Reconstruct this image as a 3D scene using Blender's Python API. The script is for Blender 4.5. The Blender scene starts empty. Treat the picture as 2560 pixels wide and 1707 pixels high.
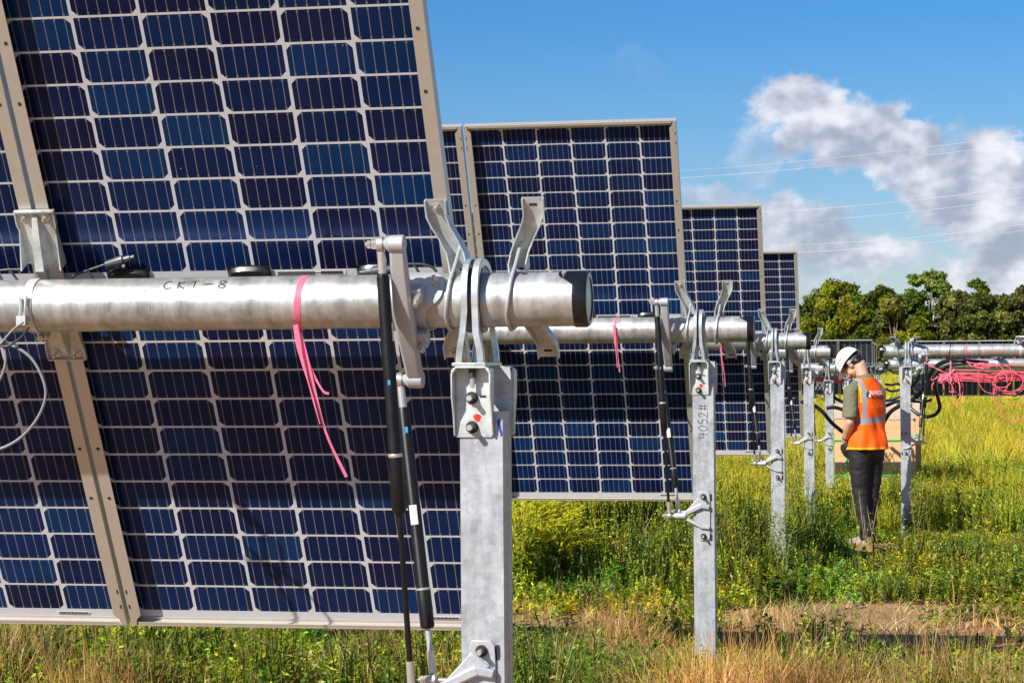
import bpy, math, random
import numpy as np
from mathutils import Vector, Matrix, noise
from mathutils.bvhtree import BVHTree
random.seed(7); RNG = np.random.default_rng(7)
S = bpy.context.scene
COL = S.collection
R = math.radians
GZ = 1.70                                     # height of the fitted origin above the near ground

# ------------------------------------------------------------------ camera
CX, CY, CZ = 1.02307, -4.83478, -0.2039 + GZ
YAW, PITCH, ROLL, FPX = -0.1817, 0.0089, -0.00762, 5354.1
def cam_axes():
    cy, sy, cp, sp, cr, sr = math.cos(YAW), math.sin(YAW), math.cos(PITCH), math.sin(PITCH), math.cos(ROLL), math.sin(ROLL)
    f = Vector((sy*cp, cy*cp, sp)); r = Vector((cy, -sy, 0)); u = r.cross(f)
    return cr*r + sr*u, -sr*r + cr*u, f
CR, CU, CF = cam_axes()
def at(px, py, Y):
    """point of the world at depth plane y = Y seen at a photo position (2560 wide)"""
    d = CF + CR*((px-1280)/FPX) - CU*((py-853.5)/FPX)
    t = (Y-CY)/d.y
    return Vector((CX, CY, CZ)) + d*t
cd = bpy.data.cameras.new('camera'); cam = bpy.data.objects.new('camera', cd); COL.objects.link(cam)
cam.matrix_world = Matrix.Translation((CX, CY, CZ)) @ Matrix((CR, CU, -CF)).transposed().to_4x4()
cd.sensor_width = 36; cd.lens = FPX/2560*36; cd.clip_start = .1; cd.clip_end = 5000
S.camera = cam
S.view_settings.view_transform = 'Standard'; S.view_settings.look = 'None'; S.view_settings.gamma = 1
S.view_settings.use_curve_mapping = False
S.view_settings.exposure = 0.64

# ------------------------------------------------------------------ sun and sky
SUN = Vector((-.46, -.653, .598)).normalized()
sl = bpy.data.lights.new('sun', 'SUN'); sl.energy = 5.0; sl.angle = R(.5); sl.color = (1, .95, .87)
so = bpy.data.objects.new('sun', sl); COL.objects.link(so)
so.rotation_euler = (-SUN).to_track_quat('-Z', 'Y').to_euler(); so.location = (-20, -30, 30)
w = bpy.data.worlds.new('World'); S.world = w; w.use_nodes = True
class NT:
    def __init__(s, tree): s.t = tree; s.n = tree.nodes; s.l = tree.links
    def node(s, typ, **kw):
        n = s.n.new(typ)
        for k, v in kw.items(): setattr(n, k, v)
        return n
    def put(s, sock, v):
        if isinstance(v, bpy.types.NodeSocket): s.l.new(v, sock)
        elif isinstance(v, (tuple, list)) and len(v) == 3 and sock.type == 'RGBA': sock.default_value = (*v, 1)
        else: sock.default_value = v
    def m(s, op, a, b=None, c=None, clamp=False):
        n = s.node('ShaderNodeMath', operation=op, use_clamp=clamp); s.put(n.inputs[0], a)
        if b is not None: s.put(n.inputs[1], b)
        if c is not None: s.put(n.inputs[2], c)
        return n.outputs[0]
    def vm(s, op, a, b=None):
        n = s.node('ShaderNodeVectorMath', operation=op); s.put(n.inputs[0], a)
        if b is not None:
            if op == 'SCALE': s.put(n.inputs[3], b)
            else: s.put(n.inputs[1], b)
        return n.outputs['Value'] if op in ('DOT_PRODUCT', 'LENGTH') else n.outputs[0]
    def mix(s, f, a, b, mode='MIX'):
        n = s.node('ShaderNodeMix', data_type='RGBA', blend_type=mode); s.put(n.inputs[0], f); s.put(n.inputs[6], a); s.put(n.inputs[7], b)
        return n.outputs[2]
    def noise(s, vec, scale, detail=4, rough=.55, dist=0):
        n = s.node('ShaderNodeTexNoise'); 
        if vec is not None: s.put(n.inputs['Vector'], vec)
        n.inputs['Scale'].default_value = scale; n.inputs['Detail'].default_value = detail
        n.inputs['Roughness'].default_value = rough; n.inputs['Distortion'].default_value = dist
        return n.outputs[0]
    def ramp(s, f, stops):
        n = s.node('ShaderNodeValToRGB'); s.put(n.inputs[0], f); cr = n.color_ramp
        while len(cr.elements) < len(stops): cr.elements.new(.5)
        for e, (p, c) in zip(cr.elements, stops): e.position = p; e.color = (*c, 1) if len(c) == 3 else c
        return n.outputs[0]
    def mr(s, v, a, b, c=0, d=1, smooth=False):
        n = s.node('ShaderNodeMapRange', interpolation_type='SMOOTHSTEP' if smooth else 'LINEAR'); s.put(n.inputs[0], v)
        for i, q in zip((1, 2, 3, 4), (a, b, c, d)): s.put(n.inputs[i], q)
        return n.outputs[0]
    def sep(s, v):
        n = s.node('ShaderNodeSeparateXYZ'); s.put(n.inputs[0], v); return n.outputs
    def comb(s, x, y, z):
        n = s.node('ShaderNodeCombineXYZ'); s.put(n.inputs[0], x); s.put(n.inputs[1], y); s.put(n.inputs[2], z); return n.outputs[0]
W = NT(w.node_tree)
for n in list(W.n): W.n.remove(n)
wout = W.node('ShaderNodeOutputWorld'); bg = W.node('ShaderNodeBackground'); W.l.new(bg.outputs[0], wout.inputs[0])
sky = W.node('ShaderNodeTexSky', sky_type='NISHITA'); sky.sun_disc = False
sky.sun_elevation = math.asin(SUN.z); sky.sun_rotation = math.atan2(SUN.x, SUN.y)
sky.air_density = 1.0; sky.dust_density = .3; sky.ozone_density = 2.2; sky.altitude = 200
g = W.node('ShaderNodeTexCoord').outputs['Generated']
gx, gy, gz = W.sep(g)
az = W.m('MULTIPLY', W.m('ARCTAN2', gx, gy), 57.29578)           # azimuth and elevation in degrees
el = W.m('MULTIPLY', W.m('ARCSINE', gz), 57.29578)
def pxdir(px, py):
    d = (CF + CR*((px-1280)/FPX) - CU*((py-853.5)/FPX)).normalized()
    return math.degrees(math.atan2(d.x, d.y)), math.degrees(math.asin(d.z))
P2 = W.comb(az, W.m('MULTIPLY', el, 1.35), 0)
warp = W.noise(P2, .55, 5, .6)
warp2 = W.noise(W.vm('ADD', P2, (31.0, 7.0, 0.0)), .55, 5, .6)
azw = W.m('ADD', az, W.m('MULTIPLY', W.m('SUBTRACT', warp, .5), 3.4))
elw = W.m('ADD', el, W.m('MULTIPLY', W.m('SUBTRACT', warp2, .5), 2.6))
mask = None
# cloud banks of that day, each an ellipse of the sky: (photo x, y, half width, half height, tilt)
for (cx_, cy_, rx, ry, rot, amp) in ((2040, 300, 190, 105, 25, 1.0), (2270, 390, 230, 105, 32, 1.0), (2500, 500, 260, 150, 30, 1.05),
                           (2040, 600, 290, 95, 12, .85), (1780, 490, 150, 50, 5, .55), (2480, 690, 170, 60, 0, .85), (1590, 165, 100, 50, 35, .22),
                           (1900, 380, 90, 100, 60, .42), (1420, 150, 60, 40, 30, .15), (2020, 680, 170, 50, 0, .55)):
    a0, e0 = pxdir(cx_, cy_); sc = 57.29578/FPX
    c_, s_ = math.cos(R(rot)), math.sin(R(rot))
    dx = W.m('SUBTRACT', azw, a0); dy = W.m('SUBTRACT', elw, e0)
    u_ = W.m('DIVIDE', W.m('SUBTRACT', W.m('MULTIPLY', dx, c_), W.m('MULTIPLY', dy, s_)), rx*sc)
    v_ = W.m('DIVIDE', W.m('ADD', W.m('MULTIPLY', dx, s_), W.m('MULTIPLY', dy, c_)), ry*sc)
    r2 = W.m('ADD', W.m('MULTIPLY', u_, u_), W.m('MULTIPLY', v_, v_))
    b = W.m('MULTIPLY', W.mr(r2, 1.5, .25, 0, 1, True), amp)
    mask = b if mask is None else W.m('MAXIMUM', mask, b)
# broken cumulus elsewhere on the sky so it is not empty from other sides
els = W.m('MULTIPLY', W.mr(W.noise(P2, .06, 6, .6), .52, .66, 0, .9, True), W.mr(W.m('ABSOLUTE', W.m('ADD', az, 10)), 24, 40, 0, 1))
els = W.m('MULTIPLY', els, W.mr(el, 0, 6))
fine = W.noise(P2, 1.3, 7, .62)
fine2 = W.noise(P2, .45, 4, .5)
dens = W.m('ADD', mask, W.m('MULTIPLY', W.m('SUBTRACT', fine, .5), W.m('MULTIPLY', mask, 1.1)), clamp=True)
dens = W.m('MAXIMUM', W.mr(dens, .10, .95, 0, .93, True), els)
P2o = W.vm('ADD', P2, (-.45, .75, 0.0))                            # towards the sun: edges facing it are lit
fm = W.noise(P2, 1.0, 4, .5); fo = W.noise(P2o, 1.0, 4, .5); fo2 = W.noise(P2o, .45, 4, .5)
lit = W.m('ADD', W.m('MULTIPLY', W.m('SUBTRACT', fm, fo), 1.3), W.m('MULTIPLY', W.m('SUBTRACT', fine2, fo2), 3.0))
sc_lit = W.m('ADD', W.mr(lit, -.55, .80, 0, 1, True), W.m('MULTIPLY', W.m('SUBTRACT', 1, dens), .12), clamp=True)
cl = W.mix(sc_lit, (.245, .275, .355), (.62, .615, .65))
hz = W.mr(el, -1, 9, 0, 1)
skyc = W.mix(1.0, W.vm('SCALE', sky.outputs[0], .055), W.mix(hz, (1.02, .98, 1.12), (.36, .84, 1.28)), 'MULTIPLY')
W.l.new(W.mix(dens, skyc, cl), bg.inputs[0]); bg.inputs[1].default_value = 1.0

# ------------------------------------------------------------------ helpers
def tag(o, label=None, cat=None, group=None, kind=None):
    if label: o['label'] = label
    if cat: o['category'] = cat
    if group: o['group'] = group
    if kind: o['kind'] = kind
    return o
def empty(name, loc=(0, 0, 0), rx=0, label=None, cat=None, group=None):
    o = bpy.data.objects.new(name, None); COL.objects.link(o); o.location = loc; o.rotation_euler = (rx, 0, 0)
    o.empty_display_size = .1
    return tag(o, label, cat, group)
def copy_tree(o, parent=None):
    c = o.copy(); COL.objects.link(c); c.parent = parent
    for ch in o.children: copy_tree(ch, c)
    return c
class MB:
    def __init__(s): s.v = []; s.f = []; s.mi = []; s.k = 0
    def add(s, vs, fs):
        b = len(s.v); s.v += [tuple(q) for q in vs]; s.f += [tuple(b+i for i in f) for f in fs]; s.mi += [s.k]*len(fs); return s
    def box(s, x0, x1, y0, y1, z0, z1, M=None):
        vs = [Vector((x, y, z)) for x in (x0, x1) for y in (y0, y1) for z in (z0, z1)]
        if M is not None: vs = [M @ q for q in vs]
        return s.add(vs, [(0, 1, 3, 2), (4, 6, 7, 5), (0, 4, 5, 1), (2, 3, 7, 6), (0, 2, 6, 4), (1, 5, 7, 3)])
    def loft(s, rings, closed=True, caps=True):
        n = len(rings[0]); vs = [q for r in rings for q in r]; fs = []
        m = n if closed else n-1
        for i in range(len(rings)-1):
            for j in range(m):
                a, b = i*n+j, i*n+(j+1) % n
                fs.append((a, b, b+n, a+n))
        if caps and closed:
            fs.append(tuple(range(n-1, -1, -1))); fs.append(tuple(range((len(rings)-1)*n, len(rings)*n)))
        return s.add(vs, fs)
    def cyl(s, p0, p1, r0, r1=None, n=20, caps=True):
        p0, p1 = Vector(p0), Vector(p1); r1 = r0 if r1 is None else r1
        d = (p1-p0).normalized(); a = d.orthogonal().normalized(); b = d.cross(a)
        cs = [(math.cos(2*math.pi*i/n), math.sin(2*math.pi*i/n)) for i in range(n)]
        return s.loft([[p0+r0*(c*a+q*b) for c, q in cs], [p1+r1*(c*a+q*b) for c, q in cs]], True, caps)
    def turned(s, p0, p1, prof, n=24):
        """solid of revolution about p0-p1; prof = [(t, r)]"""
        p0, p1 = Vector(p0), Vector(p1); d = (p1-p0); a = d.normalized().orthogonal().normalized(); b = d.normalized().cross(a)
        cs = [(math.cos(2*math.pi*i/n), math.sin(2*math.pi*i/n)) for i in range(n)]
        return s.loft([[p0+d*t+max(r, 1e-4)*(c*a+q*b) for c, q in cs] for t, r in prof])
    def tube(s, pts, r, n=8, closed=False, up=None):
        pts = [Vector(p) for p in pts]; N = len(pts); rings = []
        prev = None
        for i, p in enumerate(pts):
            if closed: d = pts[(i+1) % N]-pts[i-1]
            else: d = pts[min(i+1, N-1)]-pts[max(i-1, 0)]
            d = d.normalized()
            if prev is None: a = d.orthogonal().normalized()
            else:
                a = prev - d*prev.dot(d)
                a = a.normalized() if a.length > 1e-6 else d.orthogonal().normalized()
            prev = a; b = d.cross(a); rr = r[i] if isinstance(r, (list, tuple)) else r
            rings.append([p+rr*(math.cos(2*math.pi*k/n)*a+math.sin(2*math.pi*k/n)*b) for k in range(n)])
        if closed: rings.append(rings[0]); return s.loft(rings, True, False)
        return s.loft(rings)
    def prism(s, poly, axis, a, b):
        """poly in the other two axes (cyclic order), extruded from a to b along axis"""
        def P(q, t): return {'x': (t, q[0], q[1]), 'y': (q[0], t, q[1]), 'z': (q[0], q[1], t)}[axis]
        n = len(poly)
        return s.add([P(q, a) for q in poly]+[P(q, b) for q in poly],
                     [tuple(range(n))[::-1], tuple(range(n, 2*n))]+[(i, (i+1) % n, (i+1) % n+n, i+n) for i in range(n)])
    def mesh(s, name, mats, smooth=35):
        me = bpy.data.meshes.new(name); me.from_pydata([tuple(q) for q in s.v], [], s.f)
        for m_ in (mats if isinstance(mats, (list, tuple)) else [mats]): me.materials.append(m_)
        me.polygons.foreach_set('material_index', s.mi); me.update()
        import bmesh
        bm = bmesh.new(); bm.from_mesh(me); bmesh.ops.recalc_face_normals(bm, faces=bm.faces); bm.to_mesh(me); bm.free()
        if smooth:
            me.shade_smooth()
            try: me.set_sharp_from_angle(angle=R(smooth))
            except Exception: pass
        return me
    def build(s, name, mats, parent=None, smooth=35, bevel=0, label=None):
        o = bpy.data.objects.new(name, s.mesh(name, mats, smooth)); COL.objects.link(o); o.parent = parent
        if bevel:
            b = o.modifiers.new('bevel', 'BEVEL'); b.width = bevel; b.segments = 2; b.limit_method = 'ANGLE'; b.angle_limit = R(40)
        if label: o['label'] = label
        return o
def curve(pts, n=8):
    """Catmull-Rom through pts"""
    P_ = [Vector(p) for p in pts]; P_ = [2*P_[0]-P_[1]]+P_+[2*P_[-1]-P_[-2]]; out = []
    for i in range(1, len(P_)-2):
        for k in range(n):
            t = k/n; a, b, c, d = P_[i-1:i+3]
            out.append(.5*((2*b)+(c-a)*t+(2*a-5*b+4*c-d)*t*t+(3*b-a-3*c+d)*t**3))
    out.append(P_[-2]); return out
def gh(x, y):
    """height of the field"""
    ys = (-60, 4, 9, 15, 21, 26, 40, 60, 110, 600, 3000); zs = (-.06, -.08, -.10, -.2, -.38, -.45, -.55, -.62, -.58, -.5, -.5)
    z = float(np.interp(y, ys, zs))
    return z + .025*noise.noise(Vector((x*.8, y*.8, 0))) + .012*noise.noise(Vector((x*3, y*3, 5)))

# ------------------------------------------------------------------ materials
def mat(name):
    m_ = bpy.data.materials.new(name); m_.use_nodes = True; T = NT(m_.node_tree); p = T.n['Principled BSDF']; return m_, T, p
def setp(T, p, base=None, rough=None, metal=None, spec=None, coat=None, bump=None, sheen=None):
    if base is not None: T.put(p.inputs['Base Color'], base)
    if rough is not None: T.put(p.inputs['Roughness'], rough)
    if metal is not None: T.put(p.inputs['Metallic'], metal)
    if spec is not None: T.put(p.inputs['Specular IOR Level'], spec)
    if coat is not None: T.put(p.inputs['Coat Weight'], coat)
    if bump is not None:
        b = T.node('ShaderNodeBump'); b.inputs['Strength'].default_value = bump[1]; b.inputs['Distance'].default_value = bump[2]
        T.put(b.inputs['Height'], bump[0]); T.l.new(b.outputs[0], p.inputs['Normal'])
def objco(T): return T.node('ShaderNodeTexCoord').outputs['Object']
def simple(name, base, rough=.5, metal=0, var=.12, vs=30, spec=None, coat=None):
    m_, T, p = mat(name); c = objco(T); n = T.noise(c, vs, 5, .6)
    lo = tuple(x*(1-var) for x in base); hi = tuple(min(1, x*(1+var)) for x in base)
    setp(T, p, T.mix(n, lo, hi), T.mr(n, .3, .7, max(.02, rough-.06), rough+.06), metal, spec, coat, (n, .15, .002)); return m_
def galv(name, base, rough, metal, streak=(2, 14, 14), spangle=60, dirt=.25):
    m_, T, p = mat(name); c = objco(T)
    sp = T.node('ShaderNodeTexVoronoi'); T.put(sp.inputs['Vector'], c); sp.inputs['Scale'].default_value = spangle
    st = T.noise(T.vm('MULTIPLY', c, streak), 4, 6, .65)
    bl = T.noise(c, 7, 6, .7, .6)
    v = T.m('ADD', T.m('MULTIPLY', st, .5), T.m('MULTIPLY', bl, .5))
    lo = tuple(x*.50 for x in base); hi = tuple(min(1, x*1.20) for x in base)
    col = T.mix(T.mr(v, .34, .64), lo, hi)
    pat = T.noise(T.vm('ADD', c, (5, 1, 2)), 3.6, 7, .72); col = T.mix(T.mr(pat, .44, .64, 0, .26), col, tuple(x*.55 for x in base))
    col = T.mix(T.m('MULTIPLY', T.sep(sp.outputs['Color'])[0], .16), col, (.9, .92, .95))
    sc_ = T.noise(T.vm('ADD', c, (3, 9, 4)), 3.2, 7, .75)
    col = T.mix(T.mr(sc_, .60, .70, 0, dirt), col, (.30, .24, .16))
    scr = T.noise(T.vm('MULTIPLY', c, (1.5, 1.5, 60) if streak[2] < 2 else (60, 1.5, 1.5)), 2.2, 5, .7); col = T.mix(T.mr(scr, .60, .72, 0, .30), col, (.70, .73, .76)); col = T.mix(T.mr(scr, .40, .30, 0, .22), col, (.16, .16, .15))
    wp = T.noise(T.vm('ADD', c, (13, 2, 8)), 11, 6, .8)
    col = T.mix(T.mr(wp, .64, .70, 0, .45), col, (.78, .80, .80))
    setp(T, p, col, T.mr(v, .3, .7, rough-.10, rough+.12), metal, bump=(T.m('ADD', st, T.m('MULTIPLY', wp, .5)), .22, .0012)); return m_
M = {}
M['tube'] = galv('galvanized_tube', (.45, .455, .445), .43, .64, (9, 1.6, 1.6), 60, .48)
M['post'] = galv('galvanized_post', (.41, .435, .465), .50, .45, (8, 8, 1.2), 70, .20)
M['zinc'] = galv('zinc_plate', (.55, .585, .575), .42, .35, (3, 3, 3), 90, .10)
M['zincb'] = galv('zinc_bright', (.60, .645, .66), .30, .60, (5, 5, 5), 60, .08)
M['cast'] = simple('cast_aluminium', (.42, .435, .46), .50, .40, .10, 120)
M['frame'] = simple('anodized_frame', (.50, .472, .425), .42, .45, .05, 40)
M['black'] = simple('black_plastic', (.012, .012, .013), .32, 0, .3, 60)
M['blackp'] = simple('black_paint_cylinder', (.006, .006, .0065), .40, 0, .5, 25, spec=.3)
M['capm'] = simple('glossy_black_cap', (.008, .009, .012), .26, 0, .2, 20, coat=.15, spec=.4)
M['hose'] = simple('black_hose', (.010, .010, .011), .30, 0, .3, 40)
M['steel'] = simple('bolt_steel', (.58, .57, .54), .34, .7, .05, 60)
M['dark'] = simple('dark_rubber', (.02, .02, .02), .6, 0, .2, 60)
M['wire'] = simple('grey_cable', (.19, .19, .21), .45, 0, .1, 60)
M['cord'] = simple('black_cable', (.02, .02, .022), .4, 0, .2, 60)
M['conn'] = simple('connector_plastic', (.06, .065, .075), .35, 0, .2, 60)
M['pinkcable'] = simple('pink_cable', (.85, .13, .18), .42, 0, .12, 30)
M['pinktape'] = simple('pink_flagging', (.95, .21, .36), .5, 0, .10, 60)
M['red'] = simple('red_paint', (.60, .01, .01), .5)
M['blue'] = simple('blue_paint', (.01, .04, .45), .5)
M['cyan'] = simple('cyan_print', (.02, .35, .65), .5)
M['ink'] = simple('marker_ink', (.02, .018, .015), .6)
M['redink'] = simple('red_marker', (.62, .10, .09), .6)
M['label'] = simple('white_label', (.62, .62, .60), .5, 0, .05)
M['slot'] = simple('slot_shadow', (.02, .022, .025), .8)
M['pline'] = simple('power_cable_metal', (.50, .50, .52), .6, 0)
def two_sided_tape(m_):
    T = NT(m_.node_tree); p = T.n['Principled BSDF']; out = [n for n in T.n if n.type == 'OUTPUT_MATERIAL'][0]
    tr = T.node('ShaderNodeBsdfTranslucent'); tr.inputs[0].default_value = (1.0, .26, .40, 1)
    mx = T.node('ShaderNodeMixShader'); mx.inputs[0].default_value = .4
    T.l.new(p.outputs[0], mx.inputs[1]); T.l.new(tr.outputs[0], mx.inputs[2]); T.l.new(mx.outputs[0], out.inputs[0])
two_sided_tape(M['pinktape'])
# laminate: cells, white grid and ribbons; object space x = across, z = along (metres from the module's centre line)
def laminate():
    m_, T, p = mat('solar_laminate'); c = objco(T); x, y, z = T.sep(c)
    CP, RP, G = .159, .08049, .01346
    # x runs from -.954 to 0 inside the grid; object origin sits at the grid's right edge
    cu = T.m('DIVIDE', T.m('ADD', x, .954), CP); ci = T.m('FLOOR', cu); fu = T.m('SUBTRACT', cu, ci)
    az_ = T.m('ABSOLUTE', z); sgn = T.m('GREATER_THAN', z, 0)
    rv = T.m('DIVIDE', T.m('SUBTRACT', az_, G), RP); ri = T.m('FLOOR', rv); fv = T.m('SUBTRACT', rv, ri)
    du = T.m('MULTIPLY', T.m('SUBTRACT', .5, T.m('ABSOLUTE', T.m('SUBTRACT', fu, .5))), CP)     # metres to cell pitch edge
    dv = T.m('MULTIPLY', T.m('SUBTRACT', .5, T.m('ABSOLUTE', T.m('SUBTRACT', fv, .5))), RP)
    HW, HH = .0038, .0027
    inx = T.m('MULTIPLY', T.m('GREATER_THAN', cu, 0), T.m('LESS_THAN', cu, 6))
    inz = T.m('MULTIPLY', T.m('GREATER_THAN', rv, 0), T.m('LESS_THAN', rv, 12))
    cell = T.m('MULTIPLY', T.m('MULTIPLY', inx, inz), T.m('MULTIPLY', T.m('GREATER_THAN', du, HW), T.m('GREATER_THAN', dv, HH)))
    # chamfer on one long side of each half cell, alternating by column
    odd = T.m('MODULO', ci, 2)                                      # 0 for first column
    topside = T.m('GREATER_THAN', fv, .5)                           # far side from the centre gap
    # upper half: even columns (0,2,4) have the chamfer on top; lower half: odd columns on top (= near the gap)
    up_has = T.m('SUBTRACT', 1, odd)
    want = T.m('ADD', T.m('MULTIPLY', sgn, up_has), T.m('MULTIPLY', T.m('SUBTRACT', 1, sgn), T.m('SUBTRACT', 1, odd)))
    active = T.m('SUBTRACT', 1, T.m('ABSOLUTE', T.m('SUBTRACT', want, topside)))
    ch = T.m('LESS_THAN', T.m('ADD', T.m('SUBTRACT', du, HW), T.m('SUBTRACT', dv, HH)), .0125)
    cell = T.m('MULTIPLY', cell, T.m('SUBTRACT', 1, T.m('MULTIPLY', ch, active)))
    rb = T.m('MULTIPLY', T.m('ABSOLUTE', T.m('SUBTRACT', T.m('FRACT', T.m('MULTIPLY', T.m('DIVIDE', T.m('SUBTRACT', T.m('MULTIPLY', fu, CP), HW), CP-2*HW), 6)), .5)), (CP-2*HW)/6)
    ribbon = T.m('MULTIPLY', cell, T.m('LESS_THAN', rb, .0009))
    dots = T.m('MULTIPLY', T.m('MULTIPLY', cell, T.m('LESS_THAN', rb, .0022)), T.m('LESS_THAN', T.m('ABSOLUTE', T.m('SUBTRACT', dv, HH+.004)), .0025))
    ribbon = T.m('MAXIMUM', ribbon, dots)
    wn = T.node('ShaderNodeTexWhiteNoise', noise_dimensions='3D')
    oi = T.node('ShaderNodeObjectInfo').outputs['Random']
    T.put(wn.inputs['Vector'], T.comb(T.m('ADD', ci, T.m('MULTIPLY', oi, 91)), T.m('MULTIPLY', ri, T.m('SUBTRACT', T.m('MULTIPLY', sgn, 2), .9)), T.m('MULTIPLY', oi, 17)))
    r_, g_, b_ = T.sep(wn.outputs['Color'])
    ccol = T.ramp(r_, [(0, (.0034, .0050, .031)), (.18, (.0022, .0078, .044)), (.50, (.0013, .0120, .060)), (.82, (.0009, .0170, .076)), (1, (.0009, .0270, .098))])
    cn = T.noise(T.vm('ADD', c, T.comb(T.m('MULTIPLY', oi, 9), 0, 0)), 3.2, 3)
    ccol = T.mix(1.0, ccol, T.mix(T.mr(cn, .3, .7), (.70, .70, .75), (1.35, 1.3, 1.25)), 'MULTIPLY')
    fing = T.m('GREATER_THAN', T.m('FRACT', T.m('MULTIPLY', z, 650)), .86)
    ccol = T.mix(T.m('MULTIPLY', fing, .04), ccol, (.3, .3, .3))
    col = T.mix(cell, (.55, .545, .555), ccol)
    col = T.mix(T.m('MULTIPLY', ribbon, .75), col, (.25, .205, .18))
    spk = T.node('ShaderNodeTexVoronoi'); T.put(spk.inputs['Vector'], c); spk.inputs['Scale'].default_value = 9
    col = T.mix(T.m('MULTIPLY', T.m('LESS_THAN', spk.outputs['Distance'], .012), .7), col, (.5, .5, .5))
    dust = T.noise(c, 3, 6, .7)
    setp(T, p, T.mix(T.mr(dust, .45, .8, 0, .014), col, (.45, .42, .38)), T.mr(dust, .3, .7, .13, .22), 0, .32)
    p.inputs['Diffuse Roughness'].default_value = 1.0
    p.inputs['Specular Tint'].default_value = (.28, .42, 1.0, 1)
    return m_
M['lam'] = laminate()

# ------------------------------------------------------------------ one kind of each thing
TR = .061
def ring_pts(x, rad, n=40, tilt=0):
    return [Vector((x+tilt*math.sin(2*math.pi*i/n), rad*math.cos(2*math.pi*i/n), rad*math.sin(2*math.pi*i/n))) for i in range(n)]
# ---- solar module (object origin: on its centre line, right edge of the cell grid; y = towards the sky side)
def make_module():
    root = empty('solar_panel')
    X0, X1, H = -.967, .013, 1.008
    lam = MB(); 
    lam.box(X0+.002, X1-.002, -.003, .003, -H+.002, H-.002); lam.build('glass_laminate', M['lam'], root, 0)
    f = MB(); D0, D1, t = -.031, .005, .0022
    # outer walls
    f.box(X0, X0+t, D0, D1, -H, H); f.box(X1-t, X1, D0, D1, -H, H)
    f.box(X0+t, X1-t, D0, D1, -H, -H+t); f.box(X0+t, X1-t, D0, D1, H-t, H)
    for xa, s in ((X0, 1), (X1, -1)):
        # wide back flange of the long sides, with clipped corners
        w_ = .031*s
        poly = [(xa+.0005*s, -H+.0005), (xa+.014*s, -H+.0005), (xa+.018*s, -H+.020), (xa+w_, -H+.034), (xa+w_, H-.034), (xa+.018*s, H-.020), (xa+.014*s, H-.0005), (xa+.0005*s, H-.0005)]
        f.prism(poly, 'y', D0-.0001, D0+.0018)
        f.box(*sorted((xa+t*s, xa+.012*s)), -.006, -.0035, -H+.004, H-.004)
    for za, s in ((-H, 1), (H, -1)):
        f.box(X0+.02, X1-.02, D0+.0003, D0+.0020, *sorted((za+.001*s, za+.011*s)))
        f.box(X0+.013, X1-.013, -.0065, -.0036, *sorted((za+t*s, za+.010*s)))
    h = f; h.k = 1
    for xa, s in ((X0, 1), (X1, -1)):
        for z in (.6118, .465, -.609, -.462): h.turned((xa+.018*s, D0-.0009, z), (xa+.018*s, D0+.0006, z), [(0, .0045), (1, .0045)], 10)
        for z in (.947, .900, -.947, -.900): h.box(xa+.004*s if s > 0 else xa-.008, xa+.008 if s > 0 else xa-.004, D0-.0008, D0+.0005, z-.006, z+.006)
    f.build('frame', [M['frame'], M['slot']], root, 0)
    for xc in (-.786, -.487, -.175):
        j = MB(); 
        ring = lambda dx, dz, y: [Vector((xc+a*dx, y, .002+b*dz)) for a, b in ((-1, -.6), (-.8, -1), (.8, -1), (1, -.6), (1, .6), (.8, 1), (.35, 1.15), (-.35, 1.15), (-.8, 1), (-1, .6))]
        j.loft([ring(.050, .024, -.003), ring(.050, .024, -.012), ring(.043, .018, -.021)]); j.box(xc-.052, xc+.052, -.009, -.007, -.026, .028)
        j.build('junction_box', M['black'], root, 30)
    st = MB(); st.box(-.425, -.255, -.0042, -.0034, .001, .0128); lb = st.build('rating_label', M['label'], root, 0)
    ln = MB()
    for i in range(3): ln.box(-.42, -.33+.02*(i % 2), -.0050, -.0044, .0100-i*.0032, .0112-i*.0032)
    for i in range(22): ln.box(-.315+i*.0024, -.315+i*.0024+.0012*(1+(i*7) % 2*.6), -.0050, -.0044, .004, .0115)
    ln.build('barcode_print', M['ink'], lb, 0)
    s2 = MB(); s2.box(-.185, -.095, -.0042, -.0034, -.993, -.985); l2 = s2.build('serial_label', M['label'], root, 0)
    ln = MB()
    for i in range(24): ln.box(-.180+i*.0034, -.180+i*.0034+.0018*(1+(i*5) % 3*.4), -.0050, -.0044, -.9915, -.9868)
    ln.build('barcode_print', M['ink'], l2, 0)
    return root
# ---- mounting arm at the free end of a row: bent channel
def end_arm(sign_x, sgn_v, x0, name, parent):
    st = [(.030, 0, .040, .058), (.062, 0, .042, .052), (.085, .006, .043, .036), (.115, .020, .044, .026), (.145, .035, .046, .022), (.168, .043, .048, .019), (.205, .043, .050, .014)]
    rings = []
    t = .0032
    for v, dx, w_, h in st:
        x = x0+sign_x*dx; Y = .1015; a = w_/2
        pr = [(-a, -h), (-a, 0), (a, 0), (a, -h), (a-t, -h), (a-t, -t), (-a+t, -t), (-a+t, -h)]
        rings.append([Vector((x+p_[0], Y+p_[1], sgn_v*v)) for p_ in pr])
    m_ = MB(); m_.loft(rings)
    o = m_.build(name, M['zinc'], parent, 40)
    s = MB(); xs = x0+sign_x*.043
    s.box(xs-.010, xs+.008, .0975, .0981, sgn_v*.188-.003, sgn_v*.188+.003); s.build('slot', M['slot'], o, 0)
    return o
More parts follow.
